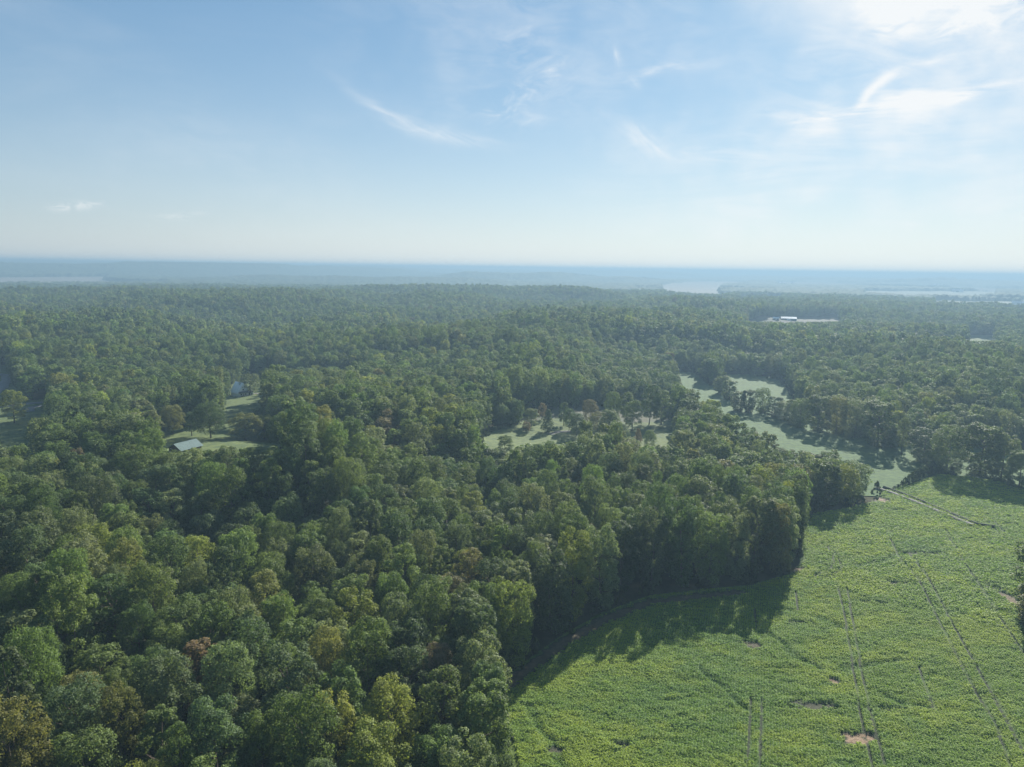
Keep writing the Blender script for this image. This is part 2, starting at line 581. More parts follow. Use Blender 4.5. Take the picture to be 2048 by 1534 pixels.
M_LEAF = leaf_mat('leaf')
M_CROP = leaf_mat('crop_leaf', trans=0.5, bounce_tint=(1.2, 1.25, 0.6))
M_BARK = plain_mat('bark', (0.16, 0.13, 0.10), 0.9, 0.5, 1.5)
M_WHITE = plain_mat('white_paint', (0.86, 0.87, 0.88), 0.6, 0.06, 1.0)
M_WHITEROOF = plain_mat('white_metal_roofing', (0.82, 0.83, 0.83), 0.35, 0.08, 0.5)
M_GREENROOF = plain_mat('green_metal_roofing', (0.16, 0.23, 0.21), 0.42, 0.12, 0.6, spec=0.5)
M_SHINGLE = plain_mat('dark_shingle', (0.06, 0.062, 0.07), 0.85, 0.3, 2.0)
M_GLASS = plain_mat('window_glass', (0.03, 0.04, 0.055), 0.1, 0.2, 1.0, spec=0.6)
M_BROWNWALL = plain_mat('brown_siding', (0.15, 0.11, 0.085), 0.8, 0.2, 1.0)
M_DARKMETAL = plain_mat('dark_metal_siding', (0.09, 0.11, 0.14), 0.6, 0.2, 1.0)
M_GRAVEL = plain_mat('pale_gravel', (0.15, 0.145, 0.135), 0.95, 0.3, 0.8)
M_ASPHALT = plain_mat('worn_asphalt', (0.16, 0.165, 0.175), 0.8, 0.25, 0.5)
M_LAWN = plain_mat('mown_lawn', (0.10, 0.13, 0.032), 0.95, 0.4, 0.22, col2=(0.05, 0.08, 0.022))
M_MEADOW = plain_mat('meadow_grass', (0.064, 0.118, 0.026), 0.95, 0.4, 0.30, col2=(0.030, 0.072, 0.018))
M_STUBBLE = plain_mat('brown_stubble', (0.075, 0.075, 0.042), 0.95, 0.3, 0.05, col2=(0.055, 0.07, 0.035))
M_TAN = plain_mat('ripe_crop', (0.19, 0.155, 0.12), 0.95, 0.12, 0.004, col2=(0.15, 0.125, 0.09))
M_PALE = plain_mat('pale_field', (0.15, 0.16, 0.10), 0.95, 0.2, 0.01)
M_TAN2 = plain_mat('brown_field', (0.07, 0.058, 0.042), 0.95, 0.2, 0.02, col2=(0.05, 0.055, 0.03))
M_DIRT = plain_mat('bare_dirt', (0.21, 0.135, 0.085), 0.95, 0.3, 0.3, col2=(0.12, 0.10, 0.055))
M_WOOD = plain_mat('grey_pole_wood', (0.2, 0.18, 0.16), 0.9, 0.3, 1.0)

# forest floor and far countryside
M_GROUND, nt, out = new_mat('forest_floor')
geo = N(nt, 'ShaderNodeNewGeometry')
n1 = noise(nt, geo.outputs['Position'], 0.15, 5.0)
litter = mixc(nt, smooth(nt, n1, 0.35, 0.65), (0.03, 0.032, 0.018), (0.06, 0.06, 0.03))
mpf = N(nt, 'ShaderNodeMapping')
mpf.inputs['Scale'].default_value = (0.0014, 0.0007, 1)
nt.links.new(geo.outputs['Position'], mpf.inputs['Vector'])
n2 = noise(nt, mpf.outputs[0], 1.0, 3.0)
fieldc = mixc(nt, smooth(nt, n2, 0.42, 0.58), (0.07, 0.10, 0.045), (0.12, 0.105, 0.075))
fa = N(nt, 'ShaderNodeAttribute', attribute_type='GEOMETRY', attribute_name='far')
pb = N(nt, 'ShaderNodeBsdfPrincipled')
nt.links.new(mixc(nt, fa.outputs['Fac'], litter, fieldc), pb.inputs['Base Color'])
pb.inputs['Roughness'].default_value = 1.0
pb.inputs['Specular IOR Level'].default_value = 0.1
nt.links.new(pb.outputs[0], out.inputs['Surface'])

# far canopy
M_CANOPY, nt, out = new_mat('far_canopy')
geo = N(nt, 'ShaderNodeNewGeometry')
n1 = noise(nt, geo.outputs['Position'], 0.06, 4.0, 0.7)
n2 = noise(nt, geo.outputs['Position'], 0.004, 3.0)
c = mixc(nt, smooth(nt, n1, 0.3, 0.7), (0.028, 0.046, 0.020), (0.075, 0.10, 0.040))
c = mixc(nt, mth(nt, 'MULTIPLY', smooth(nt, n2, 0.45, 0.7), 0.5), c, (0.085, 0.085, 0.035))
pb = N(nt, 'ShaderNodeBsdfPrincipled')
nt.links.new(c, pb.inputs['Base Color'])
pb.inputs['Roughness'].default_value = 0.9
pb.inputs['Specular IOR Level'].default_value = 0.1
nt.links.new(pb.outputs[0], out.inputs['Surface'])

# crop sheet under the bean plants
M_CROPSHEET, nt, out = new_mat('bean_field_surface')
geo = N(nt, 'ShaderNodeNewGeometry')
ta = N(nt, 'ShaderNodeAttribute', attribute_type='GEOMETRY', attribute_name='tint')
sa = N(nt, 'ShaderNodeAttribute', attribute_type='GEOMETRY', attribute_name='soil')
n1 = noise(nt, geo.outputs['Position'], 1.2, 6.0, 0.7)
gr = mixc(nt, smooth(nt, n1, 0.3, 0.7), (0.68, 0.68, 0.56), (1.25, 1.15, 0.88))
gr = mixc(nt, 1.0, ta.outputs['Color'], gr, 'MULTIPLY')
n2 = noise(nt, geo.outputs['Position'], 0.6, 5.0, 0.6)
soil = mixc(nt, smooth(nt, n2, 0.35, 0.65), (0.17, 0.115, 0.07), (0.30, 0.21, 0.14))
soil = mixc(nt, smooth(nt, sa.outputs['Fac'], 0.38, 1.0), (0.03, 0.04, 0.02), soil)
bare = smooth(nt, mth(nt, 'ADD', sa.outputs['Fac'], mth(nt, 'MULTIPLY', mth(nt, 'SUBTRACT', n2, 0.5), 0.25)), 0.15, 0.35)
pb = N(nt, 'ShaderNodeBsdfPrincipled')
nt.links.new(mixc(nt, bare, gr, soil), pb.inputs['Base Color'])
pb.inputs['Roughness'].default_value = 0.85
pb.inputs['Specular IOR Level'].default_value = 0.15
bp = N(nt, 'ShaderNodeBump')
bp.inputs['Strength'].default_value = 0.8
bp.inputs['Distance'].default_value = 0.35
nt.links.new(noise(nt, geo.outputs['Position'], 1.6, 5.0, 0.7), bp.inputs['Height'])
nt.links.new(bp.outputs[0], pb.inputs['Normal'])
nt.links.new(pb.outputs[0], out.inputs['Surface'])

# ------------------------------------------------------------------ ground sheet (polar, to the horizon)
def far_field_mask(x, y):
    D = np.hypot(x, y)
    f = fbm(x / 1500 + 4.4, y / 700 + 1.2, 77, 3)
    right = sstep(0.0, 0.35, x / np.maximum(y, 1))
    thr = 0.78 - 0.15 * right - 0.08 * sstep(5000, 9000, D)
    return (f > thr) & (D > 3500)


rings = [0.0, 30.0, 60.0]
while rings[-1] < 46000:
    rings.append(rings[-1] * (1.022 if rings[-1] < 6000 else 1.04))
rings = np.array(rings)
angs = np.concatenate([np.linspace(-46, 46, 300), np.linspace(46, 314, 70)[1:-1]]) * math.pi / 180
R_, A_ = np.meshgrid(rings, angs, indexing='ij')
gx, gy = R_ * np.sin(A_), R_ * np.cos(A_)
gz = H(gx.ravel(), gy.ravel()).reshape(gx.shape)
gs = clear_sd(gx.ravel(), gy.ravel()).reshape(gx.shape)
gz = gz - np.where(gs > -2, 0.35 + R_ * 0.0008, 0)
na, nr = len(angs), len(rings)
idx = np.arange(nr * na).reshape(nr, na)
nx_ = np.roll(idx, -1, axis=1)
q = np.stack([idx[:-1], idx[1:], nx_[1:], nx_[:-1]], -1).reshape(-1, 4)
me = mesh_np('ground', np.stack([gx, gy, gz], -1).reshape(-1, 3), q, smooth_=True)
attr(me, 'far', 'FLOAT', 'POINT', sstep(3300, 3500, R_).ravel())
ob('ground', me, M_GROUND, kind='structure')

# ------------------------------------------------------------------ far forest canopy sheet
FAR0 = 3150.0
rr = [FAR0]
while rr[-1] < 42000:
    rr.append(rr[-1] * (1.0042 if rr[-1] < 7000 else (1.008 if rr[-1] < 14000 else 1.025)))
rr = np.array(rr)
aa = np.radians(np.arange(-42, 42, 0.13))
R_, A_ = np.meshgrid(rr, aa, indexing='ij')
A_ = A_ + RNG.uniform(-0.0009, 0.0009, A_.shape)
R2 = R_ * (1 + RNG.uniform(-0.0015, 0.0015, R_.shape))
gx, gy = R2 * np.sin(A_), R2 * np.cos(A_)
gz = H(gx.ravel(), gy.ravel()).reshape(gx.shape)
gs = clear_sd(gx.ravel(), gy.ravel()).reshape(gx.shape)
hole = (gs > 0) | far_field_mask(gx, gy)
tall = 11 + 15 * RNG.random(gx.shape) ** 0.8 + 6 * (fbm(gx / 60, gy / 60, 5, 2) - 0.5)
gz = gz + np.where(hole, -6.0, tall)
gz[0] -= 16
na, nr = len(aa), len(rr)
idx = np.arange(nr * na).reshape(nr, na)
q = np.stack([idx[:-1, :-1], idx[1:, :-1], idx[1:, 1:], idx[:-1, 1:]], -1).reshape(-1, 4)
me = mesh_np('far_forest', np.stack([gx, gy, gz], -1).reshape(-1, 3), q)
ob('far_forest', me, M_CANOPY, kind='stuff', label='hazy distant woodland reaching to the horizon')


# ------------------------------------------------------------------ field sheets
def sheet(name, pts, cell, mat, lift=0.12, kind='structure', rough=0.0):
    pts_a = np.array(pts)
    x0, y0 = pts_a.min(0) - cell; x1, y1 = pts_a.max(0) + cell
    xs = np.arange(x0, x1 + cell, cell); ys = np.arange(y0, y1 + cell, cell)
    X, Y = np.meshgrid(xs, ys, indexing='ij')
    s = sdist(X.ravel(), Y.ravel(), pts).reshape(X.shape)
    s = s + (fbm(X / (cell * 4), Y / (cell * 4), 3, 2) - 0.5) * cell * 1.5
    Z = H(X.ravel(), Y.ravel()).reshape(X.shape) + lift + rough * (vnoise(X / cell / 1.7, Y / cell / 1.7, 9) - 0.5)
    n, m_ = X.shape
    idx = np.arange(n * m_).reshape(n, m_)
    cen = np.maximum.reduce([s[:-1, :-1], s[1:, :-1], s[1:, 1:], s[:-1, 1:]])
    q = np.stack([idx[:-1, :-1], idx[1:, :-1], idx[1:, 1:], idx[:-1, 1:]], -1)[cen > -cell * 0.5]
    used = np.unique(q); mp = np.full(n * m_, -1); mp[used] = np.arange(len(used))
    V = np.stack([X, Y, Z], -1).reshape(-1, 3)[used]
    me = mesh_np(name, V, mp[q], smooth_=True)
    o = ob(name, me, mat)
    o['kind'] = kind
    return o


sheet('meadow', F2, 4.0, M_MEADOW, 0.15, rough=0.25)
sheet('meadow', F3, 5.0, M_MEADOW, 0.2, rough=0.25)
sheet('meadow', F4, 5.0, M_MEADOW, 0.12, rough=0.25)
sheet('lawn', C1, 4.0, M_LAWN, 0.15)
sheet('stubble_field', C2, 5.0, M_STUBBLE, 0.05)
sheet('lawn', C3, 3.0, M_LAWN, 0.15)
sheet('lawn', C4, 3.0, M_LAWN, 0.15)
sheet('lawn', C5, 3.0, M_LAWN, 0.15)
sheet('lawn', C6, 5.0, M_LAWN, 0.15)
sheet('ripe_field', B1, 60, M_TAN, 1.5)
sheet('ripe_field', B2, 40, M_TAN, 1.5)
sheet('ripe_field', B3, 60, M_TAN2, 1.5)
sheet('ripe_field', B4, 12, M_TAN2, 0.8)
sheet('pale_field', B5, 50, M_PALE, 1.5)
sheet('pale_field', B6, 30, M_PALE, 1.2)
sheet('lawn', B9, 8, M_LAWN, 0.6)
sheet('pale_field', B10, 20, M_PALE, 1.0)


# ------------------------------------------------------------------ bean field
CROP_FAR = 480.0
def W(*pp):
    return [plane(*p) for p in pp]


TRAM = [
    W((1488, 1900), (1494, 1534), (1502, 1400)), W((1514, 1900), (1520, 1534), (1523, 1400)),
    W((1850, 1900), (1745, 1534), (1722, 1440), (1708, 1350), (1690, 1240), (1680, 1190), (1670, 1165)),
    W((1770, 1534), (1738, 1420), (1720, 1330), (1705, 1240), (1694, 1180)),
    W((2200, 1900), (2020, 1534), (1990, 1450), (1930, 1350), (1880, 1250), (1840, 1165), (1800, 1120), (1780, 1080)),
    W((2270, 1900), (2062, 1534), (2000, 1420), (1950, 1330), (1900, 1240), (1858, 1160), (1820, 1110)),
    W((2120, 1380), (2040, 1300), (1990, 1220), (1950, 1160), (1905, 1090), (1890, 1060)),
    W((1866, 1420), (1850, 1375), (1838, 1335)),
    W((1640, 1162), (1672, 1148), (1684, 1136), (1676, 1120), (1664, 1100)), W((1625, 1155), (1660, 1140), (1668, 1128), (1664, 1112), (1655, 1094)),
    W((1595, 1222), (1592, 1185)), W((1512, 1260), (1510, 1220)),
    W((2010, 1068), (1990, 1048), (1972, 1030)), W((2000, 1070), (1980, 1052), (1960, 1030)),
    W((2048, 1090), (1960, 1062), (1930, 1052)),
]
GULLY = [  # darker low washes crossing the field
    (W((1720, 1139), (1760, 1122), (1790, 1112), (1830, 1104)), 1.0), (W((1640, 1240), (1665, 1250), (1695, 1262)), 1.3),
    (W((1540, 1270), (1590, 1315), (1640, 1345)), 0.9), (W((1690, 1345), (1730, 1335), (1800, 1320)), 1.0),
    (W((1490, 1420), (1450, 1380), (1400, 1340)), 0.7), (W((1060, 1420), (1100, 1500), (1130, 1560)), 1.1), (W((1780, 1402), (1860, 1420)), 0.8),
]
SOILP = [(1715, 1478, 5.0, 2.6, 1.0), (1620, 1412, 7, 2.2, 0.5), (1668, 1364, 1.5, 1.6, 0.9), (1503, 1290, 2.6, 2.6, 0.6), (1795, 1168, 4.5, 1.8, 0.45),
         (1590, 1246, 4.5, 1.2, 0.4), (1728, 1205, 3.5, 1.5, 0.3), (1760, 1208, 2.5, 1.5, 0.35), (1850, 1108, 11, 1.8, 0.38), (2030, 1205, 2.6, 14, 0.7),
         (1590, 1138, 3.5, 3, 0.8), (1760, 1000, 5, 5, 0.8), (1240, 1492, 2.5, 2, 0.35), (1110, 1500, 2.5, 1.5, 0.5), (1790, 1420, 5, 1.4, 0.3)]
SOILP = [(plane(a, b), rx, ry, s) for a, b, rx, ry, s in SOILP]
ROWDIR = math.radians(19.0)


def bean_fields(X, Y):
    """soil amount, dip, tint at ground points"""
    soil = np.zeros(X.shape)
    nz = vnoise(X / 1.3, Y / 1.3, 91)
    for (c, rx, ry, s) in SOILP:
        r = np.sqrt(((X - c[0]) / rx) ** 2 + ((Y - c[1]) / ry) ** 2) + (nz - 0.5) * 0.9
        soil = np.maximum(soil, s * sstep(1.25, 0.4, r))
    # headland strip of bare dirt along the forest edge
    dstrip = segdist(X, Y, STRIP, False)
    soil = np.maximum(soil, 0.6 * sstep(2.9, 1.4, dstrip + (nz - .5) * 2.2))
    tram = np.zeros(X.shape); rut = np.zeros(X.shape)
    for l in TRAM:
        d = segdist(X, Y, l, False)
        brk = 0.72 + 0.28 * sstep(0.3, 0.5, vnoise(X / 5, Y / 5, 92))
        tram = np.maximum(tram, sstep(0.68, 0.28, d) * brk)
        rut = np.maximum(rut, sstep(1.25, 0.75, d) * brk)
    gul = np.zeros(X.shape)
    for l, w in GULLY:
        d = segdist(X + 3 * (vnoise(X / 6, Y / 6, 93) - .5), Y + 3 * (vnoise(X / 6, Y / 6, 94) - .5), l, False)
        gul = np.maximum(gul, sstep(2.2 * w, 0.2, d))
    u = X * math.cos(ROWDIR) - Y * math.sin(ROWDIR)
    v = X * math.sin(ROWDIR) + Y * math.cos(ROWDIR)
    # patches: yellow green / blue green, drawn out across the slope
    a = fbm(X / 17 + Y / 40, Y / 10 - X / 30, 61, 4)
    b = fbm(X / 5 + 3, Y / 3.2 + 9, 71, 3)
    D = np.hypot(X, Y)
    yel = sstep(0.38, 0.66, a * 0.7 + b * 0.3)
    cool = sstep(0.55, 0.2, fbm(X / 30 + 9, Y / 22 + 5, 81, 3) * 0.6 + b * 0.4)
    c1 = np.array([0.104, 0.156, 0.036]); c2 = np.array([0.074, 0.130, 0.035]); c3 = np.array([0.054, 0.112, 0.040])
    t = c2 * (1 - yel[..., None]) + c1 * yel[..., None]
    t = t * (1 - 0.75 * cool[..., None]) + c3 * 0.75 * cool[..., None]
    gl = np.clip(gul, 0, 1)[..., None] * 0.6
    t = t * (1 - gl) + np.array([0.035, 0.085, 0.034]) * gl
    bean_fields.rut = rut
    return soil, tram, gul, t


STRIP = W((992, 1390), (1055, 1338), (1130, 1284), (1210, 1240), (1300, 1206), (1400, 1194), (1480, 1186))

cell = 0.62
pa = np.array(F1)
X, Y = np.meshgrid(np.arange(-10, 420, cell), np.arange(95, 470, cell), indexing='ij')
s1 = sdist(X.ravel(), Y.ravel(), F1).reshape(X.shape)
azd = np.degrees(np.arctan2(X, Y))
keep = (s1 > -1.5) & (azd < 43)
soil, tram, gul, tint = bean_fields(X, Y)
rut = bean_fields.rut
und = 0.75 * (fbm(X / 9, Y / 5.5, 51, 3) - 0.5) + 0.55 * (fbm(X / 2.3, Y / 1.5, 52, 2) - 0.5)
top = 0.55 + und - 0.45 * gul
Z = np.where(soil > 0.2, 0.06, top) * sstep(0.0, 1.0, s1) + 0.05
Z = Z * (1 - 0.85 * np.clip(tram, 0, 1))
n, m_ = X.shape
idx = np.arange(n * m_).reshape(n, m_)
kk = keep[:-1, :-1] & keep[1:, :-1] & keep[1:, 1:] & keep[:-1, 1:]
q = np.stack([idx[:-1, :-1], idx[1:, :-1], idx[1:, 1:], idx[:-1, 1:]], -1)[kk]
used = np.unique(q); mp_ = np.full(n * m_, -1); mp_[used] = np.arange(len(used))
me = mesh_np('bean_field', np.stack([X, Y, Z], -1).reshape(-1, 3)[used], mp_[q], smooth_=True)
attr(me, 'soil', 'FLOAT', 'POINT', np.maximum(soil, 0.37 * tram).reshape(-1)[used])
tt = np.concatenate([tint, np.ones(tint.shape[:2] + (1,))], -1)
attr(me, 'tint', 'FLOAT_COLOR', 'POINT', tt.reshape(-1, 4)[used])
ob('bean_field', me, M_CROPSHEET, kind='structure')
print('bean quads', len(q))

# ------------------------------------------------------------------ foliage meshes
def quads_at(c, nrm, size, rng, aspect=0.75):
    """leaf sprays: one slightly folded quad per centre"""
    r = rng.normal(size=c.shape)
    a = np.cross(nrm, r); a /= np.linalg.norm(a, axis=1, keepdims=True) + 1e-9
    b = np.cross(nrm, a)
    s = size[:, None]
    p0 = c - a * s * .5; p2 = c + a * s * .5
    p1 = c - b * s * .5 * aspect + nrm * s * .10; p3 = c + b * s * .5 * aspect + nrm * s * .10
    V = np.stack([p0, p1, p2, p3], 1).reshape(-1, 3)
    Q = np.arange(len(V)).reshape(-1, 4)
    return V, Q


def crown_mesh(name, seed, rx, h, base, kind, nl, nleaf, ls, lobe=(0.26, 0.46)):
    """h total tree height, base where foliage starts"""
    rng = np.random.default_rng(seed)
    hc = h - base
    prof = {
        'dome': lambda t: np.sqrt(np.clip(1 - np.abs((t - 0.42) / 0.60) ** 2.3, 0, 1)),
        'oval': lambda t: np.sqrt(np.clip(1 - np.abs((t - 0.42) / 0.62) ** 1.9, 0, 1)),
        'edge': lambda t: np.clip(np.sqrt(np.clip(1 - (np.abs(t - 0.5) / 0.55) ** 2.6, 0, 1)) * (0.9 + 0.1 * t), 0, 1),
        'cone': lambda t: np.clip(1.04 - t, 0, 1) ** 0.75 * np.clip(t / 0.12, 0.4, 1),
        'shrub': lambda t: np.sqrt(np.clip(1 - t ** 2.2, 0, 1)),
    }[kind]
    t = rng.beta(1.25, 1.05, nl) * 0.95 if kind not in ('edge', 'shrub') else rng.random(nl) * 0.94
    ang = np.arange(nl) * 2.39996 + rng.normal(0, 0.35, nl)
    wob = (1 + 0.13 * np.sin(ang * 2 + seed + 2 * t) + 0.11 * np.sin(ang * 3 + seed * 2.7 - 4 * t) + 0.08 * np.sin(ang * 5 + 9 * t + seed)
           + rng.normal(0, 0.05, nl))
    rl = rng.uniform(*lobe, nl) * rx
    R = np.maximum(prof(t) * rx * wob - rl * 0.7, 0) * np.where(rng.random(nl) < 0.12, 0.5, 1)
    C = np.stack([R * np.cos(ang), R * np.sin(ang), base + t * hc - rl * 0.2], 1)
    C[:, 2] = np.minimum(C[:, 2] * (1 + rng.normal(0, 0.015, nl)), h - rl * 0.75)
    lt = rng.random(nl)
    p = rl ** 2; p /= p.sum()
    n0 = int(nleaf * 2.3)
    k = rng.choice(nl, n0, p=p)
    d = rng.normal(size=(n0, 3)); d /= np.linalg.norm(d, axis=1, keepdims=True)
    d[:, 2] = np.where(d[:, 2] < -0.6, -d[:, 2], d[:, 2])
    sq = np.array([1, 1, 1.0])
    pos = C[k] + d * rl[k][:, None] * sq * rng.uniform(0.66, 1.10, n0)[:, None]
    # drop leaves buried inside other lobes
    bur = np.zeros(n0, bool)
    for j in range(nl):
        dd = np.linalg.norm((pos - C[j]) / sq, axis=1)
        bur |= (dd < rl[j] * 0.6)
    pos, d, k = pos[~bur], d[~bur], k[~bur]
    if len(pos) > nleaf:
        pos, d, k = pos[:nleaf], d[:nleaf], k[:nleaf]
    m = len(pos)
    nrm = d * 0.75 + rng.normal(size=(m, 3)) * 0.42 + np.array([0, 0, 0.25])
    nrm /= np.linalg.norm(nrm, axis=1, keepdims=True)
    size = ls * rng.uniform(0.6, 1.35, m)
    V, Q = quads_at(pos, nrm, size, rng)
    me = mesh_np(name, V, Q)
    lv = np.clip(0.42 * lt[k] + 0.58 * rng.random(m), 0, 1)
    attr(me, 'lv', 'FLOAT', 'FACE', lv)
    me.materials.append(M_LEAF)
    return me, C, rl


def trunk_mesh(name, seed, h, base, r0, C, rl):
    rng = np.random.default_rng(seed + 500)
    mb = MB()
    top = base + (h - base) * 0.62
    pts = [(0, 0, -1.5)]
    ox = oy = 0
    zs = np.linspace(0, top, 6)
    for z in zs:
        pts.append((ox, oy, z)); ox += rng.normal(0, 0.12); oy += rng.normal(0, 0.12)
    rad = [r0 * 1.5, r0 * 1.2] + [r0 * (1 - 0.75 * (z / top)) for z in zs[1:]]
    mb.tube(pts, rad, 7)
    for j in rng.permutation(len(C))[:9]:
        z0 = max(base * 0.8, min(top * 0.95, C[j][2] - 2.5 - rng.random() * 2))
        a = Vector((0, 0, z0)); b = Vector(C[j])
        mid = a.lerp(b, 0.5) + Vector((0, 0, -0.4))
        mb.tube([tuple(a), tuple(mid), tuple(b)], [r0 * 0.4, r0 * 0.25, r0 * 0.08], 5)
    me = mb.mesh(name)
    me.materials.append(M_BARK)
    return me


# kinds: name, radius, height, base, profile, lobes
SPEC = [
    ('dome', 6.0, 24, 4.5, 'dome', 120), ('dome', 5.4, 23, 4.0, 'dome', 100), ('dome', 7.2, 25, 5.0, 'dome', 150),
    ('oval', 4.9, 27, 5.0, 'oval', 120), ('oval', 4.4, 25, 5.0, 'oval', 100), ('oval', 5.5, 28, 6.0, 'oval', 140),
    ('tuft', 5.4, 24, 4.0, 'dome', 60), ('tuft', 6.4, 24, 5.0, 'dome', 70),
    ('spire', 3.4, 24, 4.0, 'oval', 70),
    ('edge', 5.2, 25, 0.0, 'edge', 150), ('edge', 4.6, 24, 0.0, 'edge', 130), ('edge', 5.8, 26, 0.0, 'edge', 170),
    ('shrub', 2.6, 4.2, 0.0, 'shrub', 26), ('shrub', 2.2, 3.4, 0.0, 'shrub', 22),
    ('cone', 3.6, 14, 0.2, 'cone', 90),
]
KINDS = [s[0] for s in SPEC]


def kidx(k):
    return [i for i, s in enumerate(SPEC) if s[0] == k]


LOD = []          # per lod: list of crown meshes
TRUNKS = []
for lod, (mul, ls) in enumerate(((1.0, 0.36), (0.36, 0.60), (0.10, 1.15))):
    row = []
    for i, (kn, rx, h, base, prof, nl) in enumerate(SPEC):
        dens = {'edge': 20000, 'shrub': 2600, 'cone': 7500, 'spire': 9500}.get(kn, 15000)
        dens *= (rx / 5.5) ** 1.2 if kn in ('dome', 'oval', 'tuft') else 1
        big = (0.24, 0.38) if kn == 'tuft' else (0.16, 0.30)
        me, C, rl = crown_mesh('crown', 100 + i, rx, h, base, prof, nl, int(dens * mul), ls * (0.8 if kn in ('shrub', 'cone') else 1), big)
        row.append(me)
        if lod == 0:
            TRUNKS.append(trunk_mesh('trunk', 100 + i, h, base, 0.32 if kn not in ('shrub', 'cone') else 0.12, C, rl))
    LOD.append(row)

# ------------------------------------------------------------------ instancing of the masses
def scatter(name, pts, rotz, scale, idxs, tint, protos, label, mat=None, **props):
    """protos: list of meshes; one point-cloud object with a node group placing them"""
    lib = bpy.data.collections.new(name + '_library')
    for j, me in enumerate(protos):
        o = bpy.data.objects.new('%s_proto_%02d' % (name, j), me)
        lib.objects.link(o)
    me = bpy.data.meshes.new(name)
    me.vertices.add(len(pts))
    me.vertices.foreach_set('co', np.asarray(pts, np.float32).ravel())
    rot = np.random.default_rng(5).normal(0, 0.045, (len(pts), 3)); rot[:, 2] = rotz
    attr(me, 'rot', 'FLOAT_VECTOR', 'POINT', rot)
    attr(me, 'scl', 'FLOAT_VECTOR', 'POINT', scale)
    attr(me, 'pick', 'INT', 'POINT', idxs)
    attr(me, 'tint', 'FLOAT_VECTOR', 'POINT', tint)
    o = ob(name, me)
    ng = bpy.data.node_groups.new(name, 'GeometryNodeTree')
    ng.interface.new_socket('Geometry', in_out='INPUT', socket_type='NodeSocketGeometry')
    ng.interface.new_socket('Geometry', in_out='OUTPUT', socket_type='NodeSocketGeometry')
    gi = ng.nodes.new('NodeGroupInput'); go = ng.nodes.new('NodeGroupOutput')
    ci = ng.nodes.new('GeometryNodeCollectionInfo')
    ci.inputs['Collection'].default_value = lib
    ci.inputs['Separate Children'].default_value = True
    ci.inputs['Reset Children'].default_value = True
    m2p = ng.nodes.new('GeometryNodeMeshToPoints')
    iop = ng.nodes.new('GeometryNodeInstanceOnPoints')
    iop.inputs['Pick Instance'].default_value = True
    ng.links.new(gi.outputs[0], m2p.inputs['Mesh'])
    ng.links.new(m2p.outputs[0], iop.inputs['Points'])
    ng.links.new(ci.outputs[0], iop.inputs['Instance'])
    for nm, dt, sock in (('pick', 'INT', 'Instance Index'), ('rot', 'FLOAT_VECTOR', 'Rotation'), ('scl', 'FLOAT_VECTOR', 'Scale')):
        na_ = ng.nodes.new('GeometryNodeInputNamedAttribute')
        na_.data_type = dt
        na_.inputs['Name'].default_value = nm
        outp = [s for s in na_.outputs if s.enabled and s.name == 'Attribute'][0]
        ng.links.new(outp, iop.inputs[sock])
    ng.links.new(iop.outputs[0], go.inputs[0])
    md = o.modifiers.new('scatter', 'NODES')
    md.node_group = ng
    o['kind'] = 'stuff'
    o['label'] = label
    for k, v in props.items():
        o[k] = v
    return o


# ------------------------------------------------------------------ tree positions: dart-thrown tile, repeated
TILE = 340.0
tp = []
rad_ = np.sort(RNG.triangular(2.6, 3.7, 6.3, 8500))[::-1]
cells = {}
for r in rad_:
    for _ in range(7):
        x, y = RNG.random(2) * TILE
        cx_, cy_ = int(x // 12), int(y // 12)
        nC = int(TILE // 12) + 1
        okk = True
        for i in (-1, 0, 1):
            for j in (-1, 0, 1):
                for (a, b, c) in cells.get(((cx_ + i) % nC, (cy_ + j) % nC), ()):
                    dx = abs(x - a); dy = abs(y - b)
                    dx = min(dx, TILE - dx); dy = min(dy, TILE - dy)
                    if dx * dx + dy * dy < (0.88 * (r + c)) ** 2:
                        okk = False; break
                if not okk: break
            if not okk: break
        if okk:
            cells.setdefault((cx_, cy_), []).append((x, y, r)); tp.append((x, y, r)); break
tp = np.array(tp)
print('tile trees', len(tp))

pts = []
for i in range(-9, 9):
    for j in range(0, 10):
        x0, y0 = i * TILE, j * TILE
        cxm, cym = x0 + TILE / 2, y0 + TILE / 2
        a = math.degrees(math.atan2(cxm, max(cym, 1)))
        if abs(a) > 60 or math.hypot(cxm, cym) > FAR0 + TILE:
            continue
        p = tp.copy(); p[:, 0] += x0; p[:, 1] += y0
        pts.append(p)
pts = np.concatenate(pts)
D = np.hypot(pts[:, 0], pts[:, 1])
A = np.degrees(np.arctan2(pts[:, 0], pts[:, 1]))
k = (D > 70) & (D < FAR0 + 40) & (np.abs(A) < np.where(D < 400, 50, 42)) & (pts[:, 1] > 60)
pts = pts[k]; D = D[k]
sd_ = clear_sd(pts[:, 0], pts[:, 1])
k = sd_ < -(pts[:, 2] * 0.62 + np.clip(D - 600, 0, 1500) * 0.0015)
pts = pts[k]; D = D[k]; sd_ = sd_[k]
nT = len(pts)
print('trees', nT)
x, y, rr_ = pts[:, 0], pts[:, 1], pts[:, 2]
z = H(x, y)
u = RNG.random(nT)
sp = fbm(x / 60 + 2, y / 60 + 5, 131, 3)            # species patches
conif = np.zeros(nT, bool)
kind = np.where(u < 0.34 + 0.5 * (0.5 - sp), 0, np.where(u < 0.80, 1, np.where(u < 0.94, 2, 3)))   # dome, oval, tuft, spire
edge = (sd_ > -11) & (D < 1500)
kmap = [kidx('dome'), kidx('oval'), kidx('tuft'), kidx('spire')]
pick = np.array([kmap[a][int(b * len(kmap[a]))] for a, b in zip(kind, RNG.random(nT))])
ek = kidx('edge')
pick = np.where(edge, np.array(ek)[RNG.integers(0, 3, nT)], pick)
srx = np.array([s[1] for s in SPEC]); shh = np.array([s[2] for s in SPEC])
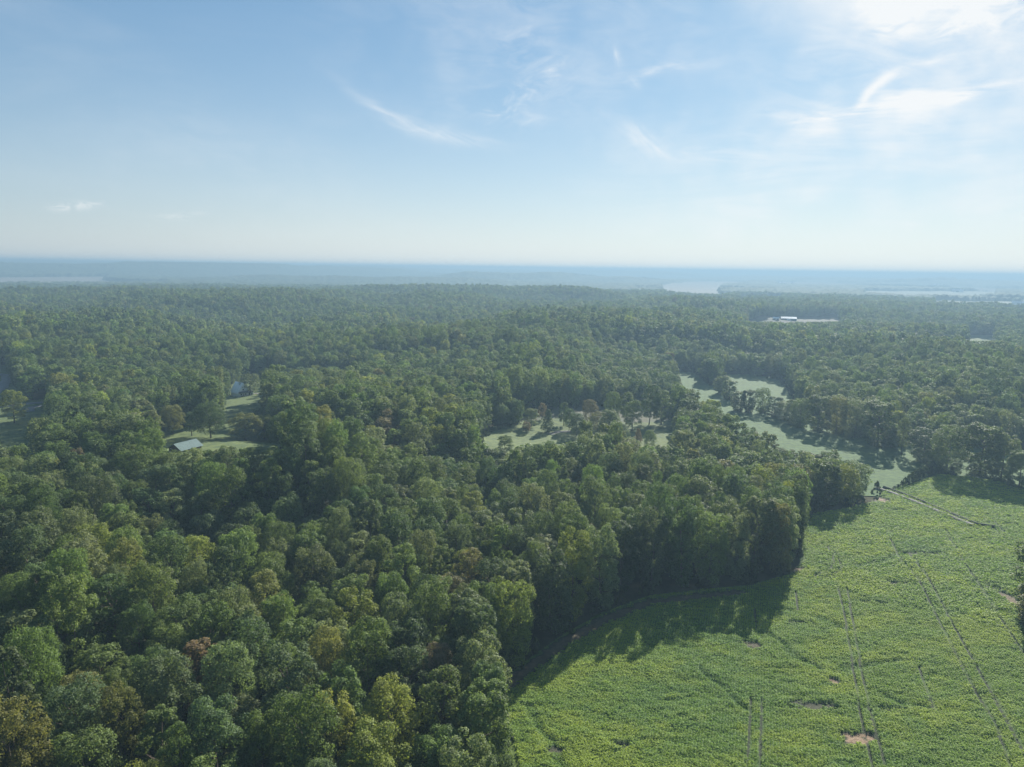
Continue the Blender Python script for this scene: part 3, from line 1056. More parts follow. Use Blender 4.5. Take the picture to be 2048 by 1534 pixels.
sxy = rr_ / srx[pick] * RNG.uniform(1.0, 1.16, nT)
sxy = np.where(pick == kidx('spire')[0], np.clip(sxy, 0.8, 1.25), sxy)
hh = (23.5 + 1.5 * (rr_ - 4.3) + RNG.normal(0, 2.8, nT) + 10 * (fbm(x / 75, y / 75, 141, 2) - 0.45)) * np.where(pick == kidx('spire')[0], 1.08, 1) * np.where(edge, 1.08, 1)
hh = np.where((sdist(x, y, F2) > -95) & (sdist(x, y, F1) < -1), hh * 0.84, hh)
hh = np.where((x < 0) & (D > 330) & (D < 720), hh * 0.85, hh)
hh = np.clip(hh, 13, 34)
hh = np.where(edge & (sdist(x, y, F1) > -13) & (x < 135), np.maximum(hh, 26.5 + 3 * RNG.random(nT)), hh)
sz = hh / shh[pick]
HOUSE = P(478, 791)
hh = np.where(np.hypot(x - HOUSE[0] - 25, y - HOUSE[1] - 40) < 70, hh * 0.55, hh)
hh = hh.clip(10)
# lower woods on the slopes in front of the openings, so that lawns, roofs and meadow show above them
gone = np.zeros(nT, bool)
OPEN = [(335, 400, 896), (400, 560, 892), (462, 518, 812), (975, 1140, 884), (1288, 1340, 888), (1370, 1402, 775), (1402, 1440, 795), (1440, 1495, 822),
        (1495, 1560, 852), (1560, 1640, 874), (1640, 1700, 898), (1700, 1765, 918), (-30, 48, 868), (48, 92, 826), (1495, 1680, 642), (1935, 1985, 681)]
for (ox0, ox1, oy) in OPEN:
    bx_, by_, bd_ = project(x, y, z)
    tx_, ty_, td_ = project(x, y, z + hh)
    wpx_ = rr_ * 0.8 / bd_ * F_PX
    m_ = (bx_ + wpx_ > ox0) & (bx_ - wpx_ < ox1) & (by_ > oy) & (ty_ < oy)
    newh = hh * (by_ - oy - 1) / np.maximum(by_ - ty_, 1)
    gone |= m_ & (newh < 6.5)
    hh = np.where(m_, np.maximum(newh, 6.5), hh)
sz = hh / shh[pick]
sxy = sxy * np.clip(hh / 17.0, 0.6, 1.0)
# tints
PAL = {
    'dark green': (0.032, 0.056, 0.022), 'blue green': (0.042, 0.066, 0.032), 'mid green': (0.052, 0.080, 0.026),
    'grey green': (0.066, 0.088, 0.044), 'yellow green': (0.086, 0.108, 0.026), 'olive': (0.074, 0.082, 0.030),
    'brown tinged': (0.066, 0.066, 0.036), 'golden yellow': (0.082, 0.094, 0.030), 'rust tipped': (0.085, 0.070, 0.042), 'grey brown': (0.068, 0.064, 0.046),
}
PN = list(PAL); PV = np.array([PAL[n_] for n_ in PN])
u2 = np.clip(RNG.random(nT) * 0.75 + sp * 0.45 - 0.08, 0, 0.9999)
cum = np.array([0.17, 0.34, 0.68, 0.87, 0.95, 0.988, 0.992, 0.994, 0.995, 1.0])
ci_ = np.searchsorted(cum, u2)
# trees singled out in the photograph: (pixel of crown, colour, kind)
SPECIAL = [
    (45, 1500, 'golden yellow', 'dome'), (430, 1115, 'yellow green', 'oval'), (410, 1310, 'rust tipped', 'spire'), (395, 1385, 'blue green', 'tuft'),
    (862, 1320, 'grey brown', 'dome'), (1060, 1185, 'yellow green', 'oval'), (835, 1420, 'yellow green', 'dome'), (705, 1255, 'brown tinged', 'oval'),
    (655, 1430, 'yellow green', 'oval'), (800, 1500, 'yellow green', 'tuft'), (545, 1190, 'olive', 'oval'), (130, 1350, 'olive', 'dome'),
    (490, 1450, 'grey green', 'oval'), (950, 1480, 'grey green', 'edge'), (120, 755, 'golden yellow', 'oval'), (400, 732, 'golden yellow', 'oval'),
    (1470, 885, 'yellow green', 'dome'), (1440, 890, 'yellow green', 'dome'), (1610, 950, 'olive', 'edge'), (960, 1120, 'olive', 'oval'),
    (1120, 1080, 'yellow green', 'oval'), (930, 1170, 'brown tinged', 'dome'), (1180, 1100, 'brown tinged', 'oval'), (740, 1210, 'yellow green', 'oval'),
    (1690, 935, 'yellow green', 'dome'), (620, 1330, 'olive', 'dome'), (640, 1150, 'grey green', 'dome'), (290, 1330, 'dark green', 'dome'),
    (215, 1440, 'olive', 'dome'), (840, 1190, 'dark green', 'dome'), (640, 840, 'golden yellow', 'oval'), (1330, 1080, 'dark green', 'edge'), (1550, 1040, 'olive', 'edge'),
]
sx_, sy_, dep = project(x, y, z + hh * 0.8)
for (px, py, cn, kn) in SPECIAL:
    dd = (sx_ - px) ** 2 + (sy_ - py) ** 2 - rr_ * 30
    i = int(np.argmin(dd))
    ci_[i] = PN.index(cn)
    if not edge[i]:
        o_ = pick[i]; cand = kidx(kn); pick[i] = cand[0]
        sxy[i] = rr_[i] / srx[pick[i]] * 1.1; sz[i] = hh[i] / shh[pick[i]]
tint = PV[ci_] * np.array([2.35, 2.18, 1.95]) * RNG.uniform(0.72, 1.25, (nT, 1)) * RNG.uniform(0.94, 1.06, (nT, 3))
rotz = RNG.uniform(0, 6.283, nT)
scale = np.stack([sxy, sxy * RNG.uniform(0.9, 1.1, nT), sz], 1)

# which trees become single objects: largest in view
cx_p, cy_p, dep = project(x, y, z + hh * 0.72)
pxr = rr_ / dep * F_PX
inview = ~gone & (cx_p > -pxr * 0.6) & (cx_p < 2048 + pxr * 0.6) & (cy_p > 520) & (cy_p < 1534 + pxr * 0.7)
cand = np.where(inview)[0]
order = cand[np.argsort(-pxr[cand])]
N_SINGLE = 228
single = order[:N_SINGLE]
is_single = np.zeros(nT, bool); is_single[single] = True

near = ~is_single & (D < 330); mid = ~is_single & (D >= 330) & (D < 900); farr = ~is_single & (D >= 900)
P3 = np.stack([x, y, z], 1)
# one mass of all remaining trees, three levels of detail among its prototypes
nS = len(SPEC)
pk = pick + np.where(mid, nS, 0) + np.where(farr, 2 * nS, 0)
rest = ~is_single & ~gone
scatter('forest', P3[rest], rotz[rest], scale[rest], pk[rest], tint[rest], LOD[0] + LOD[1] + LOD[2],
        'dense broadleaf forest rolling away behind the nearest trees')

# understory and shrubs at the wood edges
us_x, us_y, us_s = [], [], []
for poly in (F1, F2, F3, F4, C1, C2, C4):
    m_ = len(poly)
    for i in range(m_):
        ax, ay = poly[i]; bx, by = poly[(i + 1) % m_]
        L = math.hypot(bx - ax, by - ay)
        for t in np.arange(0, L, 2.6):
            for _ in range(2):
                px_ = ax + (bx - ax) * t / L + RNG.normal(0, 1.2); py_ = ay + (by - ay) * t / L + RNG.normal(0, 1.2)
                us_x.append(px_); us_y.append(py_)
us_x = np.array(us_x); us_y = np.array(us_y)
usd = clear_sd(us_x, us_y)
# keep those just outside a clearing
k = (usd < -1.3) & (usd > -6) & (np.degrees(np.abs(np.arctan2(us_x, us_y))) < 50)
us_x, us_y = us_x[k], us_y[k]
nn_ = len(us_x)
ex = RNG.uniform(0, 1, (2600, 2))
scatter('undergrowth', np.stack([us_x, us_y, H(us_x, us_y)], 1), RNG.uniform(0, 6.28, nn_), np.stack([RNG.uniform(0.6, 1.2, nn_)] * 2 + [RNG.uniform(0.6, 1.7, nn_)], 1),
        RNG.integers(0, 2, nn_), PV[RNG.choice([0, 1, 2, 2, 5], nn_)] * RNG.uniform(0.8, 1.2, (nn_, 1)),
        [LOD[0][kidx('shrub')[0]], LOD[0][kidx('shrub')[1]]], 'low tangled undergrowth along the wood edges')

# ------------------------------------------------------------------ bean plants
def tuft_mesh(seed):
    rng = np.random.default_rng(seed)
    m = 15
    a = rng.random(m) * 6.283; r = np.sqrt(rng.random(m)) * 0.30
    zz = 0.28 * np.sqrt(np.clip(1 - (r / 0.36) ** 2, 0, 1)) + rng.uniform(-0.08, 0.08, m)
    pos = np.stack([r * np.cos(a), r * np.sin(a), zz], 1)
    nrm = np.stack([np.cos(a) * 0.4, np.sin(a) * 0.4, np.full(m, 1.1)], 1) + rng.normal(size=(m, 3)) * 0.25
    nrm /= np.linalg.norm(nrm, axis=1, keepdims=True)
    V, Q = quads_at(pos, nrm, rng.uniform(0.16, 0.28, m), rng, 0.8)
    me = mesh_np('bean_plant', V, Q)
    attr(me, 'lv', 'FLOAT', 'FACE', 0.35 + 0.3 * rng.random(m))
    me.materials.append(M_CROP)
    return me


TUFTS = [tuft_mesh(i) for i in range(5)]
pp = []
cr, sr = math.cos(ROWDIR), math.sin(ROWDIR)
for (d0, d1, row, step) in ((95, 270, 0.74, 0.42), (270, CROP_FAR, 0.95, 0.85)):
    uu, vv_ = np.meshgrid(np.arange(-150, 420, row), np.arange(60, 520, step), indexing='ij')
    uu = uu + RNG.normal(0, row * 0.09, uu.shape); vv_ = vv_ + RNG.uniform(-step / 2, step / 2, uu.shape)
    X = uu * cr + vv_ * sr; Y = -uu * sr + vv_ * cr
    X, Y = X.ravel(), Y.ravel()
    Dn = np.hypot(X, Y); An = np.degrees(np.arctan2(X, Y))
    k = (Dn >= d0) & (Dn < d1) & (An > -8) & (An < 39.5) & (Y > 90)
    X, Y = X[k], Y[k]
    k = sdist(X, Y, F1) > 0.6
    pp.append(np.stack([X[k], Y[k], np.full(k.sum(), 1.0 if d0 < 200 else 1.6)], 1))
pp = np.concatenate(pp)
soil, tram, gul, tint_b = bean_fields(pp[:, 0], pp[:, 1])
k = (soil < 0.42 + 0.25 * RNG.random(len(pp)) - 0.2) & (tram < 0.7) & (RNG.random(len(pp)) > soil * 0.9)
pp, gul, tint_b, soil = pp[k], gul[k], tint_b[k], soil[k]
und = 0.75 * (fbm(pp[:, 0] / 9, pp[:, 1] / 5.5, 51, 3) - 0.5) + 0.55 * (fbm(pp[:, 0] / 2.3, pp[:, 1] / 1.5, 52, 2) - 0.5)
nb = len(pp)
zb = 0.50 + und - 0.45 * gul
zb = np.where(soil > 0.2, 0.1, zb)
sc = pp[:, 2] * RNG.uniform(0.75, 1.3, nb) * (1 - 0.4 * soil)
scatter('bean_plants', np.stack([pp[:, 0], pp[:, 1], zb], 1), RNG.uniform(0, 6.28, nb), np.stack([sc, sc, sc * RNG.uniform(0.8, 1.5, nb)], 1),
        RNG.integers(0, 5, nb), tint_b * np.array([3.1, 2.6, 1.25]) * RNG.uniform(0.9, 1.12, (nb, 1)), TUFTS, 'leafy green bean plants filling the field')
print('bean plants', nb)

# ------------------------------------------------------------------ single trees
SHAPE = {'dome': 'round crowned', 'oval': 'tall oval', 'tuft': 'billowing', 'spire': 'narrow', 'edge': 'leafy sided', 'shrub': 'low', 'cone': 'cone shaped'}


def place_tree(x, y, z, rz, scl, spec, tint, label, group=None, lod=0, name='broadleaf_tree', category='tree'):
    e = bpy.data.objects.new(name, None)
    COL.objects.link(e)
    e.location = (x, y, z)
    e.rotation_euler = (random.gauss(0, 0.035), random.gauss(0, 0.035), rz)
    e.scale = scl
    e['label'] = label
    e['category'] = category
    if group:
        e['group'] = group
    c = bpy.data.objects.new('crown', LOD[lod][spec]); COL.objects.link(c); c.parent = e
    c['tint'] = [float(v) for v in tint]
    t = bpy.data.objects.new('trunk' if category != 'shrub' else 'stem', TRUNKS[spec]); COL.objects.link(t); t.parent = e
    return e


def zone(px, py, e, d):
    if px > 1000 and e:
        if px < 1180:
            return 'above the dirt strip'
        if px < 1400:
            return 'over the shaded field edge'
        return 'at the wood corner in the field'
    if px > 880 and py > 1330:
        return 'by the lower field corner'
    col = 'left' if px < 300 else 'centre left' if px < 620 else 'centre' if px < 900 else 'right'
    row = 'bottom' if py > 1400 else 'lower' if py > 1290 else 'middle' if py > 1180 else 'upper'
    return {'bottom': 'at the bottom ', 'lower': 'low in the wood, ', 'middle': 'amid the wood, ', 'upper': 'farther back, '}[row] + col


info = []
for i in single:
    kn = KINDS[pick[i]]
    size = 'large' if rr_[i] > 4.8 else 'small' if rr_[i] < 3.6 else ''
    key = (size, PN[ci_[i]], kn, zone(cx_p[i], cy_p[i], edge[i], D[i]))
    info.append((key, i))
groups = {}
for key, i in info:
    groups.setdefault(key, []).append(i)
ORD = ['', 'second', 'third', 'fourth', 'fifth', 'sixth', 'seventh', 'eighth', 'ninth', 'tenth', 'eleventh', 'twelfth', 'thirteenth', 'fourteenth', 'fifteenth', 'sixteenth']
NUM = ['', 'one', 'two', 'three', 'four', 'five', 'six', 'seven', 'eight', 'nine', 'ten', 'eleven', 'twelve', 'thirteen', 'fourteen', 'fifteen', 'sixteen']
for key, lst in groups.items():
    lst.sort(key=lambda i: cx_p[i])
    size, colr, kn, zn = key
    for j, i in enumerate(lst):
        desc = ' '.join(w for w in (size, colr, SHAPE[kn], 'tree') if w)
        if len(lst) == 1:
            lab = '%s %s' % (desc, zn)
        elif len(lst) == 2:
            lab = '%s of two %ss %s' % ('left' if j == 0 else 'right', desc, zn)
        else:
            w = 'leftmost' if j == 0 else 'rightmost' if j == len(lst) - 1 else '%s from left' % ORD[min(j, 15)]
            lab = '%s of %s %ss %s' % (w, NUM[min(len(lst), 16)], desc, zn)
        if len(lab.split()) > 16:
            lab = lab.replace(size + ' ', '', 1) if size else lab.replace(' from left', '', 1)
        place_tree(x[i], y[i], z[i], rotz[i], scale[i], pick[i], tint[i], lab, 'broadleaf trees of the near wood')

# ---- trees standing free in the clearings: (base px, base py, top py, width px, kind, colour, label, name)
FREE = [
    (1005, 856, 812, 24, 'dome', 'blue green', 'round blue green tree at the left end of the central lawn'),
    (1032, 850, 801, 26, 'dome', 'dark green', 'dark round tree behind the pale spreading tree on the central lawn'),
    (1062, 853, 818, 26, 'tuft', 'grey green', 'pale spreading tree casting shade on the central lawn'),
    (1052, 866, 844, 15, 'dome', 'rust tipped', 'small reddish tree in front of the pale tree on the lawn'),
    (1083, 840, 806, 15, 'oval', 'rust tipped', 'narrow orange brown tree where lawn meets the stubble field'),
    (1095, 865, 819, 27, 'cone', 'dark green', 'dark dense conical evergreen in the middle of the lawn'),
    (1127, 852, 805, 17, 'oval', 'dark green', 'tall narrow dark tree left of the gravel patch on the lawn'),
    (1138, 862, 819, 20, 'dome', 'dark green', 'dark tree leaning over the pale gravel patch on the lawn'),
    (1153, 872, 828, 28, 'dome', 'dark green', 'broad dark tree right of the pale gravel patch'),
    (1180, 850, 801, 24, 'dome', 'grey brown', 'grey brown tree at the back of the shaded lawn'),
    (1216, 882, 822, 36, 'tuft', 'mid green', 'spreading tree with a bare trunk on the shaded lawn'),
    (1226, 846, 786, 28, 'dome', 'mid green', 'tall tree behind the bare trunked one on the shaded lawn'),
    (1252, 848, 786, 26, 'oval', 'mid green', 'tall oval tree amid the clump right of the central lawn'),
    (1264, 862, 803, 28, 'dome', 'mid green', 'bright topped tree in front of the clump right of the lawn'),
    (1276, 888, 856, 16, 'cone', 'rust tipped', 'small pinkish conical tree left of the grass lane'),
    (1298, 850, 771, 34, 'dome', 'dark green', 'tallest dark tree of the clump right of the central lawn'),
    (1322, 850, 781, 30, 'oval', 'mid green', 'tall tree at the head of the narrow grass lane'),
    (1416, 765, 719, 26, 'oval', 'mid green', 'tall tree at the far end of the meadow hedgerow'),
    (1444, 788, 754, 26, 'dome', 'grey green', 'rounded tree beside the far end of the meadow'),
    (1476, 822, 784, 26, 'edge', 'mid green', 'leafy hedgerow tree left of the one by the meadow gap'),
    (1497, 825, 781, 22, 'edge', 'dark green', 'dark hedgerow tree just left of the meadow gap'),
    (1527, 826, 777, 22, 'edge', 'mid green', 'slim hedgerow tree standing in the meadow gap'),
    (1568, 840, 803, 28, 'edge', 'grey green', 'low rounded hedgerow tree right of the meadow gap'),
    (1548, 834, 795, 24, 'edge', 'dark green', 'dark bushy tree filling the row beside the meadow gap'),
    (1586, 848, 803, 30, 'edge', 'mid green', 'rounded tree at the start of the dense meadow row'),
    (1458, 800, 762, 26, 'edge', 'mid green', 'leafy tree between the far rounded one and the hedgerow pair'),
    (1600, 856, 800, 28, 'edge', 'mid green', 'tall upright tree near the left end of the dense row'),
    (1636, 862, 795, 34, 'edge', 'mid green', 'second tall tree of the dense row beside the meadow'),
    (1672, 868, 798, 32, 'edge', 'olive', 'olive third tree of the dense row beside the meadow'),
    (1708, 874, 804, 38, 'edge', 'grey green', 'broad grey green tree within the dense row by the meadow'),
    (1755, 893, 811, 46, 'edge', 'mid green', 'last and largest round tree of the dense meadow row'),
    (1781, 895, 858, 22, 'edge', 'grey green', 'low bushy tree between the dense row and the slim tree'),
    (1802, 908, 843, 18, 'oval', 'grey green', 'slim tree standing apart at the end of the meadow row'),
    (1846, 922, 864, 40, 'edge', 'dark green', 'round dark tree behind the double topped tree by the bushes'),
    (1868, 934, 888, 24, 'edge', 'mid green', 'short tree at the upper end of the row of bushes'),
    (1893, 946, 863, 46, 'edge', 'mid green', 'large rounded tree above the end of the row of bushes'),
    (1957, 950, 863, 48, 'edge', 'mid green', 'large rounded tree across the gap over the bean field'),
    (2001, 960, 882, 38, 'edge', 'grey green', 'lower round tree right of the large one over the field'),
    (2036, 978, 914, 34, 'edge', 'mid green', 'tree at the right frame edge above the bean field'),
    (2088, 1240, 1085, 84, 'edge', 'mid green', 'tall tree in the clump cut off at the right side'),
    (2104, 1275, 1140, 76, 'edge', 'olive', 'olive front tree of the clump cut off at the right'),
    (29, 846, 793, 30, 'dome', 'yellow green', 'lone yellowish tree with a bare trunk on the left lawn'),
    (422, 876, 814, 50, 'dome', 'dark green', 'big dark tree on the lawn behind the green roof'),
    (384, 872, 828, 20, 'oval', 'dark green', 'narrow dark tree beside the big one behind the green roof'),
    (346, 868, 818, 34, 'dome', 'olive', 'olive tree at the left of the lawn behind the green roof'),
    (492, 880, 832, 44, 'dome', 'golden yellow', 'golden olive broad tree at the end of the left lawn'),
    (530, 880, 834, 34, 'dome', 'yellow green', 'yellowish tree between the golden tree and the trunked tree'),
    (561, 898, 836, 36, 'dome', 'dark green', 'deep green tree with visible trunk right of the golden tree'),
    (1010, 905, 872, 26, 'dome', 'mid green', 'small tree standing low on the left part of the central lawn'),
    (1195, 868, 826, 30, 'dome', 'olive', 'olive tree in the shaded middle of the central lawn'),
    (1172, 888, 850, 24, 'oval', 'dark green', 'dark tree in front of the broad one on the central lawn'),
    (1240, 895, 850, 30, 'dome', 'dark green', 'dark tree in front of the spreading one with bare trunk'),
    (1300, 900, 862, 20, 'dome', 'mid green', 'small round tree beside the narrow grass lane'),
    (500, 788, 752, 34, 'dome', 'grey green', 'pale green tree beside the white gabled house'),
]
for (bx, by, ty, wpx, kn, cn, lab) in FREE:
    wx, wy = P(bx, by)
    d3 = math.sqrt(wx * wx + wy * wy + CAM_H ** 2)
    hgt = (by - ty) * d3 / F_PX * 1.04
    rad = wpx / 2 * d3 / F_PX * 1.2
    spi = random.choice(kidx(kn))
    sxy_ = rad / SPEC[spi][1]
    nm, cat = ('evergreen_tree', 'evergreen') if kn == 'cone' and cn == 'dark green' else ('broadleaf_tree', 'tree')
    place_tree(wx, wy, hz(wx, wy), random.uniform(0, 6.28), (sxy_, sxy_, hgt / SPEC[spi][2]), spi,
               np.array(PAL[cn]) * np.array([1.95, 1.85, 1.5]) * random.uniform(0.9, 1.15), lab, None, 0 if by > 1000 or d3 < 600 else 1, nm, cat)

# row of bushes from the track end up to the trees
BUSH = [(1788, 980, 7), (1796, 977, 8), (1804, 975, 12), (1811, 971, 15), (1818, 968, 17), (1825, 964, 17), (1832, 960, 18), (1840, 956, 19), (1848, 953, 19), (1856, 949, 21), (1863, 946, 21)]
WHICH = ['lowest', 'second', 'third', 'fourth', 'fifth', 'sixth', 'seventh', 'eighth', 'ninth', 'tenth', 'topmost']
for i, (bx, by, hp) in enumerate(BUSH):
    wx, wy = plane(bx, by)
    d3 = math.sqrt(wx * wx + wy * wy + CAM_H ** 2)
    hgt = hp * d3 / F_PX
    spi = kidx('shrub')[i % 2]
    s_ = max(6.0, hp * 0.72) / 2 * d3 / F_PX / SPEC[spi][1] * 1.3
    place_tree(wx, wy, 0, random.uniform(0, 6), (s_, s_, hgt / SPEC[spi][2]), spi, np.array(PAL['dark green']) * random.uniform(.9, 1.4),
               ('%s dark bush of the row climbing from the track' % WHICH[i]) if i in (0, 10) else '%s dark bush up from the track in its row' % WHICH[i],
               'bushes in the row above the track', 0, 'shrub', 'shrub')

# ------------------------------------------------------------------ track, dirt strip, drives
def ribbon(name, pts, w, mat, lift, kind='structure', step=3.0, prof=None):
    P_ = []
    for a, b in zip(pts[:-1], pts[1:]):
        L = math.hypot(b[0] - a[0], b[1] - a[1])
        for t in np.arange(0, L, step):
            P_.append((a[0] + (b[0] - a[0]) * t / L, a[1] + (b[1] - a[1]) * t / L))
    P_.append(pts[-1])
    P_ = np.array(P_)
    T = np.gradient(P_, axis=0); T /= np.linalg.norm(T, axis=1, keepdims=True) + 1e-9
    Nn = np.stack([-T[:, 1], T[:, 0]], 1)
    prof = prof or [(-1, -0.25), (-0.9, 0), (0.9, 0), (1, -0.25)]
    rows = []
    for f, dz in prof:
        jit = (vnoise(P_[:, 0] / 4, P_[:, 1] / 4, 7) - .5) * 0.25 * w
        q_ = P_ + Nn * (f * w / 2 + (jit if abs(f) > 0.5 else 0 * jit)[:, None] if True else 0)
        rows.append(np.column_stack([q_, H(q_[:, 0], q_[:, 1]) + lift + dz]))
    V = np.stack(rows, 1); n_, k_ = V.shape[:2]
    idx = np.arange(n_ * k_).reshape(n_, k_)
    q = np.stack([idx[:-1, :-1], idx[1:, :-1], idx[1:, 1:], idx[:-1, 1:]], -1).reshape(-1, 4)
    o = ob(name, mesh_np(name, V.reshape(-1, 3), q), mat)
    o['kind'] = kind
    return o


TR = W((1752, 978), (1775, 985), (1810, 998), (1850, 1014), (1890, 1031), (1925, 1045), (1945, 1053))
ribbon('gravel_track', TR, 2.4, M_GRAVEL, 1.05, prof=[(-1.3, -1.0), (-0.95, 0), (0.95, 0), (1.3, -1.0)])
DT = W((1768, 976), (1812, 992), (1852, 1008), (1892, 1025), (1928, 1040), (1955, 1051), (1990, 1056))
M_DITCH = plain_mat('ditch_weeds', (0.03, 0.045, 0.02), 0.95, 0.3, 0.5)
ribbon('ditch_bank', DT, 2.6, M_DITCH, 1.0, prof=[(-1.2, -0.9), (-0.5, 0.25), (0.1, 0.35), (1.2, -0.9)])
ribbon('gravel_drive', [P(1098, 869), P(1118, 864), P(1142, 863)], 4.0, M_GRAVEL, 0.28)
ribbon('gravel_drive', [P(480, 791), P(492, 790), P(505, 788), P(524, 788)], 4.5, M_GRAVEL, 0.28)
ribbon('paved_drive', [P(-60, 820), P(20, 812), P(50, 808), P(96, 804)], 7, M_ASPHALT, 0.3)
ribbon('paved_drive', [P(58, 824), P(62, 815), P(84, 811)], 6, M_ASPHALT, 0.31)
ribbon('road', [P(-60, 752), P(-10, 748), P(13, 750), P(14, 760), P(4, 775), P(-30, 800)], 8, M_ASPHALT, 0.3)


# ------------------------------------------------------------------ buildings
def frame_empty(name, px, py, face_px, label, cat, dz=0.0):
    """Empty at the ground under a pixel; local -Y looks toward the camera, turned by face_px degrees"""
    wx, wy = P(px, py)
    e = bpy.data.objects.new(name, None)
    COL.objects.link(e)
    e.location = (wx, wy, hz(wx, wy) + dz)
    e.rotation_euler = (0, 0, math.atan2(wy, wx) - math.pi / 2 + math.radians(face_px))
    e['label'] = label
    e['category'] = cat
    return e


def gable_roof(w, d, z0, z1, ov=0.5, t=0.18, ax='y'):
    """ridge along y: eaves at x=+-w/2, gable ends at y=+-d/2"""
    mb = MB()
    hw = w / 2 + ov; hd = d / 2 + ov
    s = (z1 - z0) / (w / 2)
    ze = z1 - s * hw
    L = math.hypot(hw, z1 - ze)
    for sg in (-1, 1):
        p = [(0, -hd, z1), (0, hd, z1), (sg * hw, hd, ze), (sg * hw, -hd, ze)]
        n = (sg * (z1 - ze) / L, 0, hw / L)
        if sg < 0:
            p = p[::-1]
        mb.slab(p[::-1], n, t)
    return mb


# white gabled house
h = frame_empty('gabled_house', 480, 791, 28, 'white house with steep gable and dark porch roof on a small lawn', 'house')
w_, d_, ze, zr = 9.0, 11.0, 3.4, 10.6
mb = MB().box(-w_ / 2, w_ / 2, -d_ / 2, d_ / 2, -1.5, ze)
mb.slab([(-w_ / 2, -d_ / 2, ze), (w_ / 2, -d_ / 2, ze), (0, -d_ / 2, zr)], (0, 1, 0), 0.2)
mb.slab([(-w_ / 2, d_ / 2 - .2, ze), (w_ / 2, d_ / 2 - .2, ze), (0, d_ / 2 - .2, zr)], (0, 1, 0), 0.2)
ob('wall', mb.mesh('wall'), M_WHITE, h)
ob('roof', gable_roof(w_, d_, ze, zr + 0.05, 0.5).mesh('roof'), M_WHITEROOF, h)
ob('porch_roof', MB().slab([(-4.4, -8.2, 3.0), (4.8, -8.2, 3.0), (4.8, -5.52, 3.9), (-4.4, -5.52, 3.9)], (0, 0, 1), 0.15).mesh('porch_roof'), M_SHINGLE, h)
post = MB().box(-0.1, 0.1, -0.1, 0.1, -1.5, 3.0).mesh('porch_post')
for xx in (-4.2, -1.4, 1.6, 4.6):
    ob('porch_post', post, M_WHITE, h).location = (xx, -8.05, 0)
ob('garage', MB().box(3.4, 9.0, -4.2, 3.0, -1.5, 2.7).mesh('garage'), M_WHITE, h)
ob('garage_roof', MB().slab([(3.35, -4.6, 2.75), (9.4, -4.6, 2.75), (9.4, 3.4, 2.75), (3.35, 3.4, 2.75)], (0, 0, 1), 0.35).mesh('garage_roof'), M_SHINGLE, h)
ob('garage_door', MB().box(4.6, 7.8, -4.26, -4.2, 0.0, 2.2).mesh('garage_door'), M_GLASS, h)
for (a, b, c, d) in ((-2.4, -1.2, 0.9, 2.3), (1.2, 2.4, 0.9, 2.3), (-0.7, 0.7, 4.6, 6.2)):
    f = ob('window', MB().box(a, b, -d_ / 2 - 0.06, -d_ / 2, c, d).mesh('window'), M_WHITE, h)
    ob('pane', MB().box(a + .1, b - .1, -d_ / 2 - 0.09, -d_ / 2 - 0.06, c + .1, d - .1).mesh('pane'), M_GLASS, f)
ob('door', MB().box(-0.5, 0.5, -d_ / 2 - 0.05, -d_ / 2, 0, 2.1).mesh('door'), M_BROWNWALL, h)

# green roofed building
g = frame_empty('green_roofed_house', 371, 902, -52, 'low house with a pale green metal roof half hidden by trees', 'house', 0)
w_, d_, ze, zr = 9.0, 12.0, 2.4, 4.9
mb = MB().box(-w_ / 2, w_ / 2, -d_ / 2, d_ / 2, -2, ze)
for yy in (-d_ / 2, d_ / 2 - .2):
    mb.slab([(-w_ / 2, yy, ze), (w_ / 2, yy, ze), (0, yy, zr)], (0, 1, 0), 0.2)
ob('wall', mb.mesh('wall'), M_BROWNWALL, g)
rf = ob('roof', gable_roof(w_, d_, ze, zr + 0.05, 0.7).mesh('roof'), M_GREENROOF, g)
seam = MB()
for yy in np.arange(-6.3, 6.4, 0.6):
    for sg in (-1, 1):
        s_ = (zr + .05 - ze) / 4.5
        seam.tube([(0, yy, zr + 0.27), (sg * 5.1, yy, zr + 0.27 - s_ * 5.1)], [0.04, 0.04], 4)
sm = ob('standing_seams', seam.mesh('standing_seams'), M_GREENROOF, rf); sm['kind'] = 'stuff'
for (a, b) in ((-3.5, -2.2), (1.8, 3.1)):
    f = ob('window', MB().box(a, b, -d_ / 2 - 0.06, -d_ / 2, 0.9, 2.2).mesh('window'), M_WHITE, g)
    ob('pane', MB().box(a + .1, b - .1, -d_ / 2 - 0.09, -d_ / 2 - .06, 1.0, 2.1).mesh('pane'), M_GLASS, f)


def shed(px, py, w, d, hw, hr, yaw, label, roofm, wallm, name='farm_shed', cat='shed', lift=0.0):
    e = frame_empty(name, px, py, yaw, label, cat, lift)
    mb = MB().box(-w / 2, w / 2, -d / 2, d / 2, -1, hw)
    for xx in (-w / 2, w / 2 - .2):
        mb.slab([(xx, -d / 2, hw), (xx, d / 2, hw), (xx, 0, hr)], (1, 0, 0), 0.2)
    ob('wall', mb.mesh('wall'), wallm, e)
    r = ob('roof', gable_roof(d, w, hw, hr + .06, 0.5).mesh('roof'), roofm, e)
    r.rotation_euler = (0, 0, math.pi / 2)
    ob('door', MB().box(-w * .12, w * .12, -d / 2 - .1, -d / 2, 0, hw * .8).mesh('door'), M_WHITE if wallm is M_DARKMETAL else M_DARKMETAL, e)
    return e


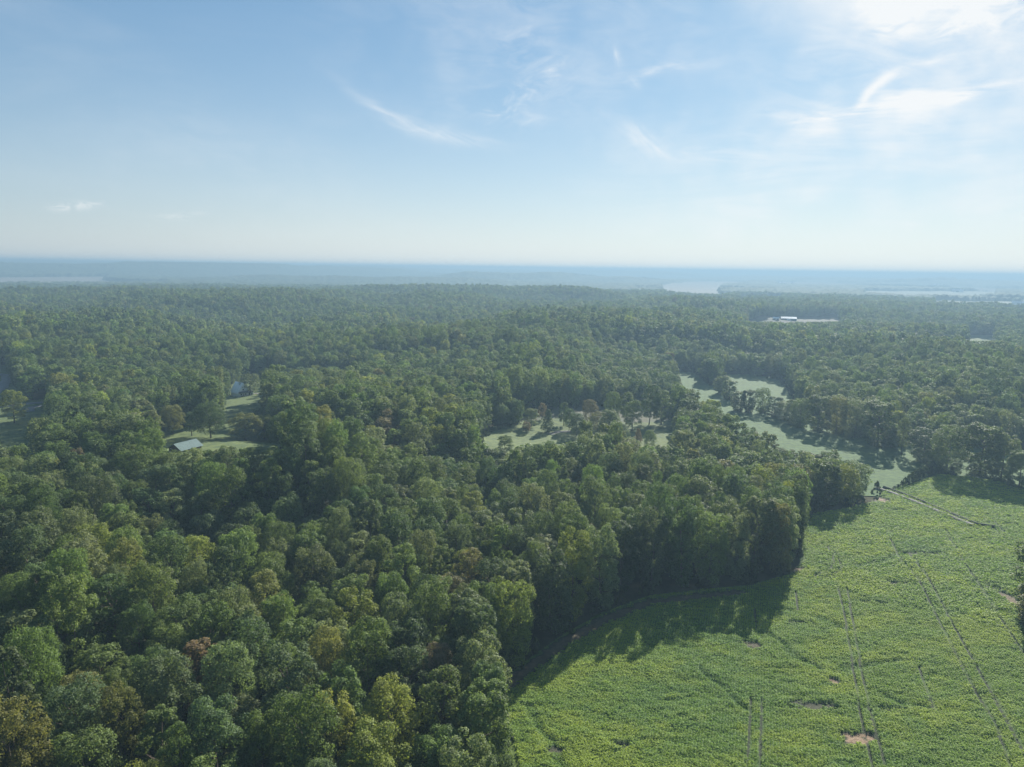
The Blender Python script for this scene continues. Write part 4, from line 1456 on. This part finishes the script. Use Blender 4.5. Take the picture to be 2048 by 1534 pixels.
shed(1577, 640.5, 30, 13, 4.0, 7.0, 5, 'long barn with pale roof and dark wall beside a brown field', M_WHITEROOF, M_DARKMETAL, 'barn', 'barn')
shed(1552, 640, 12, 9, 3.5, 6.0, 0, 'small white roofed shed left of the long barn', M_WHITEROOF, M_DARKMETAL)
shed(1563, 567.5, 60, 26, 9, 16, 10, 'far white farm building above the tree patch in the tan field', M_WHITEROOF, M_WHITE, lift=1)
shed(1584, 567, 30, 18, 9, 16, -20, 'small far white shed right of the white farm building', M_WHITEROOF, M_WHITE, lift=1)
shed(1876, 573.5, 70, 30, 12, 22, 0, 'far white barn near the horizon above a pale strip', M_WHITEROOF, M_WHITE, 'barn', 'barn', lift=1)
shed(1915, 584.5, 62, 24, 10, 19, 0, 'white barn on the pale strip at the far right', M_WHITEROOF, M_WHITE, 'barn', 'barn', lift=1)
shed(2036, 611, 40, 18, 9, 15, 10, 'white shed at the right frame edge by a pale field', M_WHITEROOF, M_WHITE, lift=1)
shed(1732, 576, 50, 20, 8, 14, 0, 'pale shed in the middle of the far right fields', M_WHITEROOF, M_WHITE, lift=1)
shed(1551, 582, 30, 16, 11, 17, 0, 'pale roof showing within the tree patch by the tan field', M_WHITEROOF, M_WHITE, lift=4)

# utility pole by the road at the left
wx, wy = P(3, 740)
e = bpy.data.objects.new('utility_pole', None); COL.objects.link(e)
e.location = (wx, wy, hz(wx, wy)); e['label'] = 'grey wooden utility pole beside the road at the left edge'; e['category'] = 'utility pole'
ob('pole', MB().tube([(0, 0, -1), (0, 0, 11)], [0.2, 0.14], 8).mesh('pole'), M_WOOD, e)
ob('crossarm', MB().box(-1.3, 1.3, -0.36, -0.14, 10.0, 10.25).mesh('crossarm'), M_WOOD, e)

# ------------------------------------------------------------------ haze
M_HAZE, nt, out = new_mat('haze')
pv = N(nt, 'ShaderNodeVolumePrincipled')
pv.inputs['Color'].default_value = (0.245, 0.375, 0.49, 1)
pv.inputs['Density'].default_value = HAZE_DENSITY
pv.inputs['Anisotropy'].default_value = 0.2
nt.links.new(pv.outputs[0], out.inputs['Volume'])
hb = ob('haze', MB().box(-48000, 48000, -48000, 48000, -12, 136).mesh('haze'), M_HAZE)
hb['kind'] = 'stuff'
hb['label'] = 'pale blue haze lying over the whole landscape'
